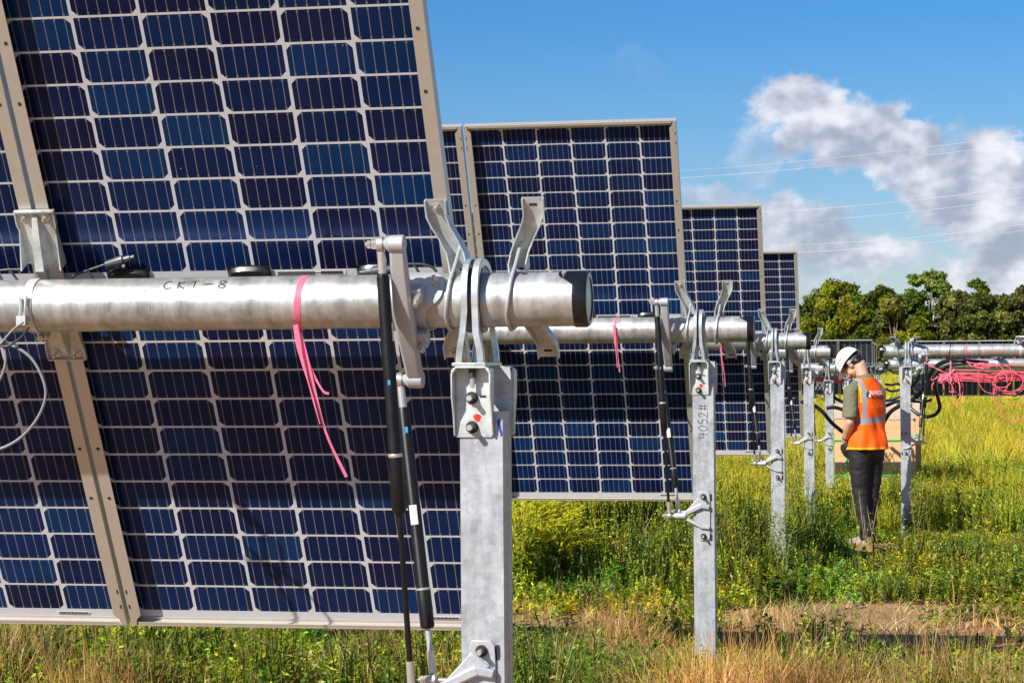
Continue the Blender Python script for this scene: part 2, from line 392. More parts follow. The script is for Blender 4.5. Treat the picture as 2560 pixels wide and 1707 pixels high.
def seam_bracket(xc, parent, bolts=True):
    o = None
    for sg in (1, -1):
        m_ = MB()
        def rg(v, hw, Y0, lip):
            t = .003
            pr = [(-hw, -lip), (-hw, 0), (hw, 0), (hw, -lip), (hw-t, -lip), (hw-t, -t), (-hw+t, -t), (-hw+t, -lip)]
            return [Vector((xc+a, Y0+b, sg*v)) for a, b in pr]
        m_.loft([rg(.20, .049, .1015, .010), rg(.165, .049, .1015, .012), rg(.150, .046, .1015, .010), rg(.060, .050, .1015, .040)])
        # centre rib, rising towards the tube
        def rb(v, a0, a1, h): return [Vector((xc-a0, .099, sg*v)), Vector((xc-a1, .099-h, sg*v)), Vector((xc+a1, .099-h, sg*v)), Vector((xc+a0, .099, sg*v))]
        m_.loft([rb(.186, .010, .006, .006), rb(.15, .016, .008, .020), rb(.062, .026, .011, .046)])
        m_.box(xc-.047, xc+.047, .088, .1012, sg*.1985-.0015, sg*.1985+.0015)
        ob = m_.build('mounting_bracket', M['zinc'], parent, 30)
        if bolts:
            for bx in (-.026, .026):
                b = MB(); z = sg*.183
                b.cyl((xc+bx, .0985, z), (xc+bx, .0955, z), .011, n=16); b.cyl((xc+bx, .0955, z), (xc+bx, .088, z), .0065, n=6); b.cyl((xc+bx, .088, z), (xc+bx, .076, z), .0035, n=10)
                b.build('bolt', M['steel'], ob, 30)
        o = o or ob
    s = MB(); rr = [[Vector((xc+a, (TR+h)*math.cos(q), (TR+h)*math.sin(q))) for a, h in ((-.011, .0005), (.011, .0005), (.011, .0028), (-.011, .0028))] for q in [2*math.pi*i/36 for i in range(37)]]
    s.loft(rr, True, False); st = s.build('strap', M['zinc'], parent, 30)
    b = MB(); b.box(xc-.012, xc+.012, -.012, .012, -TR-.022, -TR-.002); b.cyl((xc, -.03, -TR-.012), (xc, .03, -TR-.012), .004, n=10); b.cyl((xc, -.026, -TR-.012), (xc, -.018, -TR-.012), .009, n=6)
    b.build('strap_bolt', M['steel'], st, 30)
# ---- torque tube assembly: axis = local x, everything in the tilted frame
def make_tracker(nseam=2, L=6.0):
    root = empty('torque_tube')
    m_ = MB(); n = 64
    nx = 7
    ring = lambda x, r: [Vector((x, r*math.cos(2*math.pi*i/n), r*math.sin(2*math.pi*i/n))) for i in range(n)]
    m_.loft([ring(-L, TR), ring(-L*.5, TR), ring(-1.2, TR), ring(-.5, TR), ring(.304, TR)]); m_.build('tube', M['tube'], root, 35)
    # end cap with a tab on top
    c = MB(); n2 = 48
    def capring(x, r, k=1): return [Vector((x, r*math.cos(2*math.pi*i/n2), r*math.sin(2*math.pi*i/n2))) for i in range(n2)]
    left = []
    for i in range(n2):
        a = 2*math.pi*i/n2; d = min(abs(a-math.pi*.47), 2*math.pi-abs(a-math.pi*.47)); e = min(abs(a-math.pi*1.55), 2*math.pi-abs(a-math.pi*1.55))
        k = .034*max(math.exp(-(d/.42)**4), .8*math.exp(-(e/.30)**4)); left.append(Vector((.302-k, (TR+.0022)*math.cos(a), (TR+.0022)*math.sin(a))))
    c.loft([left, capring(.327, TR+.0024), capring(.333, TR-.002), capring(.3335, TR-.012), capring(.331, TR-.014), capring(.331, .002)], True, True)
    cp = c.build('end_cap', M['capm'], root, 40)
    b = MB(); a = math.pi*.50; q = Vector((.281, math.cos(a)*TR, math.sin(a)*TR)); b.cyl(q, q*1.0+Vector((0, math.cos(a), math.sin(a)))*.008, .0055, n=8); b.build('rivet', M['steel'], cp, 30)
    hh = MB(); a = math.pi*.44; 
    for xx in (.190,):
        q = Vector((xx, math.cos(a)*(TR-.001), math.sin(a)*(TR-.001))); hh.cyl(q, q+Vector((0, math.cos(a), math.sin(a)))*.0016, .0068, n=14)
    hh.build('drilled_hole', M['slot'], root, 0)
    for (x0, sx) in ((.030, -1), (.166, 1)):
        for sv in (1, -1):
            a = end_arm(sx, sv, x0, 'mounting_arm', root)
            if sx < 0:
                bb = MB(); xs = x0-.043; bb.cyl((xs, .0985, sv*.188), (xs, .094, sv*.188), .009, n=6); bb.cyl((xs, .094, sv*.188), (xs, .080, sv*.188), .0042, n=10); bb.build('bolt', M['steel'], a, 30)
    for x0 in (.020, .158):
        u = MB(); pts = [Vector((x0+.010*max(0, math.sin(q))-.003, (TR+.0055)*math.cos(q), (TR+.0055)*math.sin(q))) for q in [2*math.pi*i/48 for i in range(48)]]
        u.tube(pts, .0046, 8, True)
        e = MB(); 
        u.tube([(x0+.007, -.02, .064), (x0+.012, .03, .080), (x0+.013, .090, .090)], .0046, 8); u.tube([(x0-.003, -.02, -.064), (x0, .03, -.080), (x0+.003, .090, -.090)], .0046, 8)
        u.build('u_bolt', M['cast'], root, 40)
    # lever casting for the dampers
    lv = MB(); path = [(.178, -.064), (.12, -.074), (.05, -.083), (0, -.086), (-.05, -.083), (-.12, -.074), (-.168, -.064)]
    rings = []
    for v, Y in path:
        k = 1-abs(v)/.2; hw = .0165+.006*k; hd = .012+.005*k
        rings.append([Vector((-.072+a*hw, Y+b*hd, v)) for a, b in ((-1, -.6), (-.7, -1), (.7, -1), (1, -.6), (1, .7), (.7, 1), (-.7, 1), (-1, .7))])
    lv.loft(rings)
    for v in (.178, -.168):
        lv.turned((-.054, -.064, v), (-.108, -.064, v), [(0, .018), (.05, .020), (.62, .0195), (.72, .015), (1, .007)], 24)
    # saddle round the tube with a scalloped right edge, and ear plates
    n3 = 40; A = []
    edges = []
    for i in range(n3+1):
        a = math.pi*(.42+1.30*i/n3)
        t = i/n3
        xr = -.020+.034*math.exp(-((t-.20)/.17)**4) + .026*math.exp(-((t-1.0)/.16)**4) - .012*math.exp(-((t-.55)/.2)**2)
        xl = -.122+.025*abs(t-.5)
        edges.append((a, xl, xr))
    rings = [[Vector((x, r*math.cos(a), r*math.sin(a))) for x, r in ((xl, TR+.0008), (xl, TR+.006), (xr, TR+.006), (xr, TR+.0008))] for a, xl, xr in edges]
    lv.loft(rings)
    for s_, v in ((1, .052), (-1, -.060)):
        lv.loft([[Vector((-.050+a*.020, Y, v+b*.018)) for a, b in ((-1, -1), (1, -1), (1.1, 0), (1, 1), (-1, 1))] for Y in (-.045, -.078)])
    lo = lv.build('lever_casting', M['cast'], root, 35, .0015)
    for p_, d_ in (((-.040, -.076, .050), (0, -1, -.25)), ((-.040, -.070, -.066), (0, -1, -.4)), ((-.006, -.028, .056), (0, -.35, .93))):
        bb = MB(); p_, d_ = Vector(p_), Vector(d_).normalized(); bb.cyl(p_, p_+d_*.004, .012, n=16); bb.cyl(p_+d_*.004, p_+d_*.014, .0095, n=6); bb.cyl(p_+d_*.014, p_+d_*.028, .0055, n=12)
        bb.build('bolt', M['steel'], lo, 30)
    for i in range(nseam): seam_bracket(-.9705-i*.992, root)
    return root
# ---- post assembly: origin on the tube's axis, upright
def make_post():
    root = empty('support_post')
    x0, x1, yf, yb, t = .046, .143, -.050, .055, .005
    p_ = MB(); zt, zb = -.248, -2.25
    poly = [(x0, yf), (x1, yf), (x1, yb), (x1-.02, yb), (x1-.02, yb-t), (x1-t, yb-t), (x1-t, yf+t), (x0+t, yf+t), (x0+t, yb-t), (x0+.02, yb-t), (x0+.02, yb), (x0, yb)]
    p_.add([(a, b, zt) for a, b in poly]+[(a, b, zb) for a, b in poly],
           [(0, 1, 6, 7), (1, 2, 5, 6), (2, 3, 4, 5), (0, 7, 8, 11), (11, 8, 9, 10)]+[(i, (i+1) % 12, (i+1) % 12+12, i+12) for i in range(12)])
    s = p_; s.k = 1
    def slot(xc, zc, hw=.006, hh=.017):
        poly = [(xc-hw, zc-hh+hw), (xc-hw*.6, zc-hh), (xc+hw*.6, zc-hh), (xc+hw, zc-hh+hw), (xc+hw, zc+hh-hw), (xc+hw*.6, zc+hh), (xc-hw*.6, zc+hh), (xc-hw, zc+hh-hw)]
        s.prism(poly, 'y', yf-.0006, yf+.0004)
    slot(.128, -.782); slot(.128, -.968); be = p_.build('beam', [M['post'], M['slot']], root, 0, .0012)
    # cap brackets, front and back: pan with forward side flanges joined over the top
    for sgn, nm in ((-1, 'front'), (1, 'back')):
        b = MB(); ya = (yf-.0005) if sgn < 0 else yb+.0005; X0, X1 = (.034, .124) if sgn < 0 else (.060, .150); T_ = .004
        zt2, zb2 = -.152, -.306
        b.box(X0+.004, X1-.004, *sorted((ya, ya+sgn*T_)), zb2, zt2)
        for xs, s2 in ((X0, 1), (X1, -1)):
            pr = [(ya, zb2+.002), (ya+sgn*.010, zb2+.004), (ya+sgn*.020, zb2+.05), (ya+sgn*.038, zb2+.09), (ya+sgn*.040, zt2-.016), (ya+sgn*.034, zt2-.004), (ya, zt2)]
            xa, xb = sorted((xs, xs+s2*T_)); b.prism(pr, 'x', xa, xb)
        b.box(X0+.010, X1-.010, *sorted((ya, ya+sgn*.040)), zt2-.0005, zt2+T_)
        for xs, s2 in ((X0, 1), (X1, -1)):
            b.prism([(xs, zt2-.012), (xs+s2*.0045, zt2-.012), (xs+s2*.0125, zt2-.0005), (xs+s2*.0125, zt2+T_), (xs+s2*.004, zt2-.001)], 'y', *sorted((ya, ya+sgn*.039)))
        cb = b.build('cap_bracket', M['zinc'], root, 30, .0012)
        xc = (X0+X1)/2
        for z in (-.218, -.283):
            q = MB(); q.cyl((xc-.004, ya+sgn*.004, z), (xc-.004, ya+sgn*.007, z), .014, n=20); q.cyl((xc-.004, ya+sgn*.007, z), (xc-.004, ya+sgn*.017, z), .0115, n=6)
            q.k = 1; q.cyl((xc-.004, ya+sgn*.017, z), (xc-.004, ya+sgn*.040, z), .0062, n=12); q.build('bolt', [M['dark'], M['steel']], cb, 30)
        if sgn < 0:
            q = MB(); q.cyl((xc, ya-.020, -.153), (xc, ya-.020, -.173), .0095, n=6)
            q.k = 1; q.cyl((xc, ya-.020, -.173), (xc, ya-.020, -.196), .0052, n=10); q.build('bolt', [M['dark'], M['steel']], cb, 30)
        if sgn < 0:
            d = MB(); d.add([(xc+.008+.0085*math.cos(a)*(1+.2*math.sin(3*a)), ya-T_-.0006, -.262+.0085*math.sin(a)) for a in [2*math.pi*i/14 for i in range(14)]], [tuple(range(14))])
            d.build('paint_dot', M['red'], cb, 0)
            d = MB()
            d.box(xc+.014, xc+.028, ya-T_-.0008, ya-T_+.0002, -.2175, -.2125)
            d.build('slot', M['slot'], cb, 0)
    # bearing yoke: two stamped hoops with splayed feet, on a base plate
    def hoop(xc, splay, flange):
        hb = MB(); pts = []
        for i in range(25):
            a = math.pi*(-.10+1.20*i/24); cc = -math.cos(a); ss = math.sin(a); pts.append(((.079 if cc < 0 else .108)*math.copysign(abs(cc)**.85, cc), .006+.084*math.copysign(abs(ss)**.85, ss), 0))
        path = [(-.080, -.140, splay), (-.080, -.110, splay*.8), (-.084, -.075, splay*.25)]+pts+[(.112, -.075, splay*.25), (.108, -.110, splay*.8), (.106, -.140, splay)]
        rings = []
        for i, (y, z, dx) in enumerate(path):
            a_ = Vector(path[min(i+1, len(path)-1)][:2])-Vector(path[max(i-1, 0)][:2]); a_.normalize(); nx_, nz_ = a_.y, -a_.x
            if nx_*y+nz_*z < 0: nx_, nz_ = -nx_, -nz_
            hw = .0072
            prof = [(-hw, .004), (hw, .004), (hw, .001), (hw*.9*flange+.0015, .0005), (hw*.9*flange+.0015, -.012), (hw*.9*flange-.0015, -.012), (hw*.9*flange-.0015, .0005), (-hw, .001)]
            if flange < 0: prof = [(-p0, p1) for p0, p1 in prof][::-1]
            if flange < 0: prof = [(p0, p1) for p0, p1 in [(-hw, .004), (hw, .004), (hw, .001), (-hw*.9+.0015, .0005), (-hw*.9+.0015, -.012), (-hw*.9-.0015, -.012), (-hw, .001)]]
            rings.append([Vector((xc+dx+u, y+v*nx_, z+v*nz_)) for u, v in prof])
        hb.loft(rings); return hb
    hoop(.064, -.013, -1).build('bearing_hoop', M['zincb'], root, 40, .0008)
    hoop(.0875, .013, 1).build('bearing_hoop', M['zincb'], root, 40, .0008)
    bp = MB(); bp.box(.036, .112, -.086, .112, -.1475, -.140); bp.build('base_plate', M['zincb'], root, 0, .001)
    bu = MB(); rr = []
    for i in range(41):
        a = 2*math.pi*i/40; rr.append([Vector((x, r*math.cos(a), r*math.sin(a))) for x, r in ((.058, TR+.001), (.058, TR+.012), (.096, TR+.012), (.096, TR+.001))])
    bu.loft(rr, True, False); bu.build('bushing', M['conn'], root, 40)
    # damper mount casting on the post
    c = MB(); yp = yf-.0008
    pl = [(.066, -.762), (.072, -.755), (.114, -.755), (.122, -.765), (.124, -.80), (.124, -.94), (.122, -.972), (.114, -.982), (.078, -.982), (.068, -.972), (.063, -.93), (.060, -.86), (.060, -.80)]
    c.prism(pl, 'y', yp-.006, yp)
    def arm(p0, p1, w0, w1):
        p0, p1 = Vector(p0), Vector(p1); d = (p1-p0).normalized(); n_ = d.cross(Vector((0, 1, 0))).normalized()
        rings = []
        for k in range(5):
            t_ = k/4; p = p0.lerp(p1, t_); w_ = w0+(w1-w0)*t_
            rings.append([p+n_*w_*a+Vector((0, 1, 0))*.5*w_*b*1.6 for a, b in ((-1, -.6), (-.6, -1), (.6, -1), (1, -.6), (1, .6), (.6, 1), (-.6, 1), (-1, .6))])
        c.loft(rings)
    arm((.085, yp-.013, -.820), (-.004, yp-.010, -.863), .0125, .0105); arm((.121, yp-.012, -.828), (.080, yp-.013, -.820), .010, .012)
    arm((.085, yp-.012, -.918), (-.004, yp-.006, -.872), .0080, .0085); arm((.122, yp-.012, -.922), (.080, yp-.012, -.918), .008, .008)
    c.prism([(.070, -.782), (.112, -.812), (-.006, -.862)], 'y', yp-.011, yp-.005)
    c.turned((-.047, yp-.008, -.868), (.012, yp-.008, -.868), [(0, .006), (.02, .010), (.25, .0155), (.98, .0165), (1, .014)], 24)
    mo = c.build('damper_mount', M['cast'], root, 35, .0015)
    for z in (-.778, -.962):
        q = MB(); q.cyl((.093, yp-.006, z), (.093, yp-.010, z), .0135, n=20); q.cyl((.093, yp-.010, z), (.093, yp-.020, z), .0105, n=6)
        q.k = 1; q.cyl((.093, yp-.020, z), (.093, yp-.040, z), .0058, n=12); q.build('bolt', [M['dark'], M['steel']], mo, 30)
    q = MB(); q.cyl((-.047, yp-.008, -.868), (-.092, yp-.008, -.868), .005, n=10); q.cyl((-.078, yp-.008, -.868), (-.090, yp-.008, -.868), .0095, n=6)
    q.build('pin', M['steel'], mo, 30)
    return root
def lever_end(delta, upper):
    v, Y = (.178, -.064) if upper else (-.168, -.064)
    return Vector((-.109, Y*math.cos(delta)-v*math.sin(delta), Y*math.sin(delta)+v*math.cos(delta)))
def make_damper(delta, upper):
    """one gas damper from a lever end down to the mount; coordinates relative to the tube's axis"""
    A = lever_end(delta, upper); B = Vector((-.066, -.058, -.868)) if upper else Vector((-.028, -.006, -.852))
    d = (B-A); L = d.length; u = d/L; root = empty('damper')
    ext = .60 if upper else .83
    body = MB(); s0 = .062/L; e = ext
    body.turned(A, B, [(s0, .006), (s0+.004, .0115), (s0+.012, .0142), (e-.13, .0148), (e-.125, .0162), (e-.008, .0162), (e, .0125)], 24); bo = body.build('cylinder', M['blackp'], root, 30)
    rg = MB(); rg.turned(A, B, [(e-.135, .0152), (e-.133, .0166), (e-.128, .0166), (e-.126, .0152)], 24); rg.build('crimp_ring', M['steel'], bo, 30)
    rod = MB(); rod.turned(A, B, [(e-.01, .0066), (1-.045/L, .0066)], 16); rod.build('rod', M['blackp'] if upper else M['cast'], root, 30)
    for P_, s_ in ((A, 1), (B, -1)):
        j = MB(); j.cyl(P_+u*s_*.016, P_+u*s_*.066, .0092, n=18)
        j.turned(P_+Vector((-.008, 0, 0)), P_+Vector((.008, 0, 0)), [(0, .012), (.15, .0165), (.85, .0165), (1, .012)], 20)
        j.cyl(P_+Vector((-.034, 0, 0)), P_+Vector((.03, 0, 0)), .0052, n=12); j.cyl(P_+Vector((-.020, 0, 0)), P_+Vector((-.008, 0, 0)), .0105, n=6); j.cyl(P_+Vector((-.030, 0, 0)), P_+Vector((-.022, 0, 0)), .009, n=6)
        j.build('ball_joint', M['steel'], root, 30)
    # printed sticker and blue maker's print on the camera side of the body
    side = Vector((0, -1, 0)); side = (side-u*side.dot(u)).normalized(); lat = u.cross(side)
    def patch(t0, t1, ang0, ang1, mt, nm, rad=.0154):
        q = MB(); rows = []
        for i in range(5):
            a = ang0+(ang1-ang0)*i/4; rows.append([A+d*t0+(side*math.cos(a)+lat*math.sin(a))*rad, A+d*t1+(side*math.cos(a)+lat*math.sin(a))*rad])
        q.loft(rows, False); q.build(nm, mt, bo, 30)
    if upper: patch(.300, .311, -.25, .1, M['cyan'], 'blue_print'); patch(.175, .215, -1.6, -1.1, M['label'], 'sticker')
    else: patch(.160, .180, -.6, -.15, M['cyan'], 'blue_print'); patch(.42, .485, -.6, .6, M['label'], 'sticker')
    return root

D1_, D2_ = .52826, .4906
n_of = lambda d: Vector((0, -math.cos(d), -math.sin(d)))
ORD = ['nearest', 'second', 'third', 'fourth', 'fifth', 'sixth', 'seventh', 'eighth', 'ninth', 'tenth', 'eleventh', 'twelfth', 'thirteenth', 'fourteenth']
def ordk(k): return ORD[k-1]+' row'
FLAT = R(84)
rows = {}      # k -> (x offset, tube y, tube z, delta)
zt = [-.068, -.0655, -.080, -.143, -.324, -.350, -.410, -.430, -.500, -.550, -.575, -.560, -.60, -.62]
xo = [0, -.002, .030, .016, .022, .09, .10, .10, .10, .10, .10, .075, .06, .06]
for k in range(1, 15):
    d = D1_ if k == 1 else D2_ if k < 5 else FLAT if k < 12 else R(38)
    y = -.117 if k == 1 else -.117+5.309*(k-1)
    rows[k] = (xo[k-1], y, zt[k-1]+GZ, d)
mod0 = make_module(); tr0 = make_tracker(); po0 = make_post()
used = set()
def inst(proto, loc, rx=0, mir=False, label=None, cat=None, group=None):
    o = proto if proto.name not in used else copy_tree(proto)
    used.add(proto.name)
    o.location = loc; o.rotation_euler = (rx, 0, 0); o.scale = (-1, 1, 1) if mir else (1, 1, 1)
    return tag(o, label, cat, group)
def place_module(x, k, i, mir, label):
    X, Y, Z, d = rows[k]
    off = Matrix.Rotation(d, 3, 'X') @ Vector((0, .135, 0))
    return inst(mod0, (x, Y+off.y, Z+off.z), d, mir, label, 'solar panel', 'solar panels mounted on the tracker rows')
POSN = ['rightmost solar panel', 'second solar panel from the right end', 'third solar panel from the right end', 'fourth solar panel from the right end']
TUBES = {}
desc_t = {1: 'thick galvanized torque tube marked CKT-8 with black end cap, nearest row',
          2: 'galvanized torque tube of the second row, in front of the numbered post',
          3: 'galvanized torque tube of the third row, over a post half hidden by weeds',
          4: 'galvanized torque tube of the fourth row, its black cap beside the white hard hat'}
desc_p = {1: 'large galvanized post in the foreground carrying the nearest tube',
          2: 'galvanized post with 4052# handwritten on its face',
          3: 'galvanized post of the third row standing in tall weeds',
          4: 'galvanized post of the fourth row, left of the bare fifth row post',
          5: 'bare galvanized post of the fifth row standing just left of the worker'}
for k in range(1, 15):
    X, Y, Z, d = rows[k]
    t = inst(tr0, (X, Y, Z), d, False, desc_t.get(k, 'left-hand galvanized torque tube of the %s, seen end on beyond the worker' % ordk(k)), 'torque tube', 'torque tubes of the left-hand tracker rows'); TUBES[k] = t
    inst(po0, (X, Y, Z), 0, False, desc_p.get(k, 'left-hand galvanized post of the %s, far beyond the worker' % ordk(k)), 'post', 'galvanized posts of the left-hand tracker rows')
    if k < 5:
        n = 4 if k < 3 else 3
        for i in range(n): place_module(X-.992*i, k, i, False, '%s of the %s from the camera' % (POSN[i], ordk(k)))
    elif k >= 12:
        for i in range(3 if k == 12 else 2): place_module(X-.992*i, k, i, False, '%s of the left-hand far %s' % (POSN[i], ordk(k)))
XR = 1.112
for k in range(4, 15):
    X, Y, Z, d = rows[k]; dz = 0 if k == 4 else .04 if k == 5 else 0
    X = XR+(0 if k < 6 else .02)
    if k == 4: d = R(80)
    if k == 12: Z += -.05
    if k == 12: rows[12] = (rows[12][0], Y, Z, d)
    t = inst(tr0, (X, Y, Z+dz), d, True, 'right-hand torque tube with red writing and pink tape on it' if k == 4 else 'right-hand torque tube of the %s, behind the red writing' % ordk(k), 'torque tube', 'torque tubes of the right-hand tracker rows'); TUBES[-k] = t
    inst(po0, (X, Y, Z+dz), 0, True, 'galvanized post right of the worker, in front of the cardboard pallet' if k == 4 else 'right-hand galvanized post of the %s, hidden mostly behind nearer posts' % ordk(k), 'post', 'galvanized posts of the right-hand tracker rows')
    if k >= 12:
        nr = 5 if k == 12 else 3
        for i in range(nr): place_module(X+.992*i, k, i, True, '%s solar panel from the left in the right-hand far %s' % (['first', 'second', 'third', 'fourth', 'fifth'][i], ordk(k)))
dam_cache = {}
for k in list(range(1, 12)) + [-j for j in range(4, 12)]:
    X, Y, Z, d = rows[abs(k)]
    if k < 0: X = XR+(0 if k > -6 else .02); d = R(80) if k == -4 else d; Z += .04 if k == -5 else 0
    for up in (True, False):
        if abs(k) > 4 and not up: continue
        key = (round(d, 3), up)
        new = key not in dam_cache
        if new: dam_cache[key] = make_damper(d, up)
        side = 'left of' if k > 0 else 'right of'
        wh = {1: 'the large foreground post', 2: 'the 4052# post', 3: 'the third row post in weeds', 4: 'the fourth row post', -4: 'the post behind the worker'}.get(k, 'the %s-hand post of the %s' % ('left' if k > 0 else 'right', ordk(abs(k))))
        o = dam_cache[key] if new else copy_tree(dam_cache[key])
        o.location = (X, Y, Z); o.scale = (1 if k > 0 else -1, 1, 1)
        tag(o, ('black damper from the lever top, %s %s' if up else 'black damper from the lever bottom, %s %s') % (side, wh), 'damper', 'black gas dampers beside the posts')

# ------------------------------------------------------------------ handwriting
GLY = {
 'C': ([[(.8, .85), (.55, 1), (.2, .8), (.05, .45), (.2, .1), (.5, 0), (.85, .12)]], 1),
 'K': ([[(.15, 1), (.12, 0)], [(.75, .95), (.15, .45), (.8, .02)]], .95),
 'T': ([[(0, .95), (.85, 1)], [(.45, .97), (.42, 0)]], .95),
 '-': ([[(.05, .48), (.95, .55)]], 1.1),
 '8': ([[(.75, .85), (.4, 1), (.15, .78), (.4, .52), (.8, .25), (.45, 0), (.1, .22), (.45, .52), (.8, .8), (.62, .98)]], .95),
 '4': ([[(.15, 1), (.05, .45), (.85, .5)], [(.75, .95), (.62, 0)]], 1),
 '0': ([[(.5, 1), (.15, .75), (.12, .3), (.45, 0), (.82, .3), (.85, .75), (.5, 1), (.35, .9)]], 1),
 '5': ([[(.85, 1), (.25, .98), (.18, .58), (.55, .62), (.85, .32), (.55, 0), (.1, .12)]], 1),
 '2': ([[(.1, .75), (.35, 1), (.75, .85), (.65, .5), (.05, .02), (1.0, .05)]], 1.1),
 '#': ([[(.3, 1), (.2, 0)], [(.75, 1), (.65, 0)], [(0, .68), (1, .72)], [(-.02, .3), (.95, .34)]], 1.1),
 'P': ([[(.15, 0), (.2, 1), (.7, .9), (.7, .58), (.2, .5)]], .9), 'O': ([[(.5, 1), (.12, .6), (.3, .05), (.75, .2), (.8, .75), (.5, 1)]], 1),
 'S': ([[(.8, .88), (.45, 1), (.15, .78), (.7, .35), (.5, 0), (.05, .12)]], .9), 'A': ([[(0, 0), (.42, 1), (.85, 0)], [(.15, .4), (.72, .42)]], .95),
 'R': ([[(.12, 0), (.15, 1), (.65, .9), (.6, .6), (.15, .5), (.75, 0)]], .9), 'X': ([[(0, 1), (.9, 0)], [(.85, 1), (.05, 0)]], 1), ' ': ([], .6)}
def write(text, fn, h, wdt, mt, parent, name='handwriting', th=.0009, spacing=.25):
    m_ = MB(); x = 0
    for ch in text:
        st, adv = GLY[ch]
        for s_ in st:
            c = curve([(x+q[0]*wdt, q[1]*h, 0) for q in s_], 6) if len(s_) > 2 else [Vector((x+(s_[0][0]*(1-t)+s_[1][0]*t)*wdt, (s_[0][1]*(1-t)+s_[1][1]*t)*h, 0)) for t in (0, .25, .5, .75, 1)]
            L_ = []
            for i, p_ in enumerate(c):
                d_ = (c[min(i+1, len(c)-1)]-c[max(i-1, 0)]).normalized(); n_ = Vector((-d_.y, d_.x, 0)); wv = th*(1+.25*math.sin(i*1.7))
                L_.append([fn(p_.x+n_.x*wv, p_.y+n_.y*wv), fn(p_.x-n_.x*wv, p_.y-n_.y*wv)])
            m_.loft(L_, False)
        x += (adv+spacing)*wdt
    o = m_.build(name, mt, parent, 0); return o
# CKT-8 on the nearest tube (in the tube's own frame: angle measured from -y towards +z)
def on_tube(xs, a0, r=TR+.0006, flip=1):
    return lambda u, v: Vector((xs+u*flip, -r*math.cos(a0+v/TR), r*math.sin(a0+v/TR)))
# world direction angle of the surface point minus the tilt of the assembly
write('CKT-8', on_tube(-.645, R(33)+D1_), .024, .024, M['ink'], TUBES[1], spacing=.35, th=.0014)
o = write('POS START X', on_tube(-.515, R(-14)+R(80), flip=-1), .028, .029, M['redink'], TUBES[-4], th=.0010, spacing=.15)
p2 = [q for q in bpy.data.objects if q.name.startswith('support_post') and q.get('label', '').startswith('galvanized post with 4052')][0]
# reads upwards along the post: glyph 'up' points left
write('4052#', lambda u, v: Vector((.118-v*1.0-.002, -.0508, -.505+u)), .044, .026, M['ink'], p2, th=.0014, spacing=.22)
# small rust specks and a marker line on the near tube
q = MB()
for u, a, r_ in ((-.687, 28, .0022), (-.716, 20, .0016)):
    f_ = on_tube(u, R(a)+D1_); q.add([f_(r_*math.cos(t)*1.2, r_*math.sin(t)) for t in [2*math.pi*i/10 for i in range(10)]], [tuple(range(10))])
q.build('rust_speck', simple('rust', (.25, .09, .02), .8), TUBES[1], 0)
q = MB(); f_ = on_tube(-.672, D1_); q.loft([[f_(.0006, v), f_(-.0006, v)] for v in (.045, .02, -.01, -.03)], False); q.build('marker_line', M['ink'], TUBES[1], 0)
q = MB(); q.add([(.135, -.0509, -.262), (.130, -.0509, -.270), (.139, -.0509, -.305), (.1425, -.0509, -.300)], [(0, 1, 2, 3)])
q.build('paint_mark', M['blue'], [q_ for q_ in bpy.data.objects if q_.get('label', '').startswith('large galvanized post')][0], 0)
#@@PART2@@

# ------------------------------------------------------------------ the field
def grid_sheet(name, xs, ys, zf, mt, label=None, kind='structure'):
    n = len(xs); me = bpy.data.meshes.new(name)
    me.from_pydata([(x, y, zf(x, y)) for y in ys for x in xs], [], [(j*n+i, j*n+i+1, (j+1)*n+i+1, (j+1)*n+i) for j in range(len(ys)-1) for i in range(n-1)])
    me.materials.append(mt); me.shade_smooth(); o = bpy.data.objects.new(name, me); COL.objects.link(o)
    return tag(o, label, None, None, kind)
m_, T, p = mat('soil'); c = T.node('ShaderNodeNewGeometry').outputs['Position']
n1 = T.noise(c, 1.2, 8, .7); n2 = T.noise(c, 14, 6, .7); n3 = T.noise(c, .25, 4, .6)
col = T.mix(T.mr(n2, .3, .7), (.27, .145, .07), (.46, .275, .15))
far = T.mr(T.sep(c)[1], 14, 26, 0, 1)
col = T.mix(T.m('MAXIMUM', T.m('MULTIPLY', T.mr(n1, .5, .62), .35), far), col, T.mix(n3, (.12, .14, .02), (.26, .24, .045)))
setp(T, p, col, .95, 0, .1, bump=(T.m('ADD', n2, T.m('MULTIPLY', n1, 2)), .8, .03))
xs = list(np.concatenate([[-2500, -900, -300, -100, -40], np.arange(-16, 18.1, .3), [40, 100, 300, 900, 2500]]))
ys = list(np.concatenate([[-200, -60, -20], np.arange(-8, 40, .3), np.arange(40, 120, 4), [150, 200, 260, 400, 900, 3000]]))
grid_sheet('ground', xs, ys, gh, m_, 'brown soil of the field')

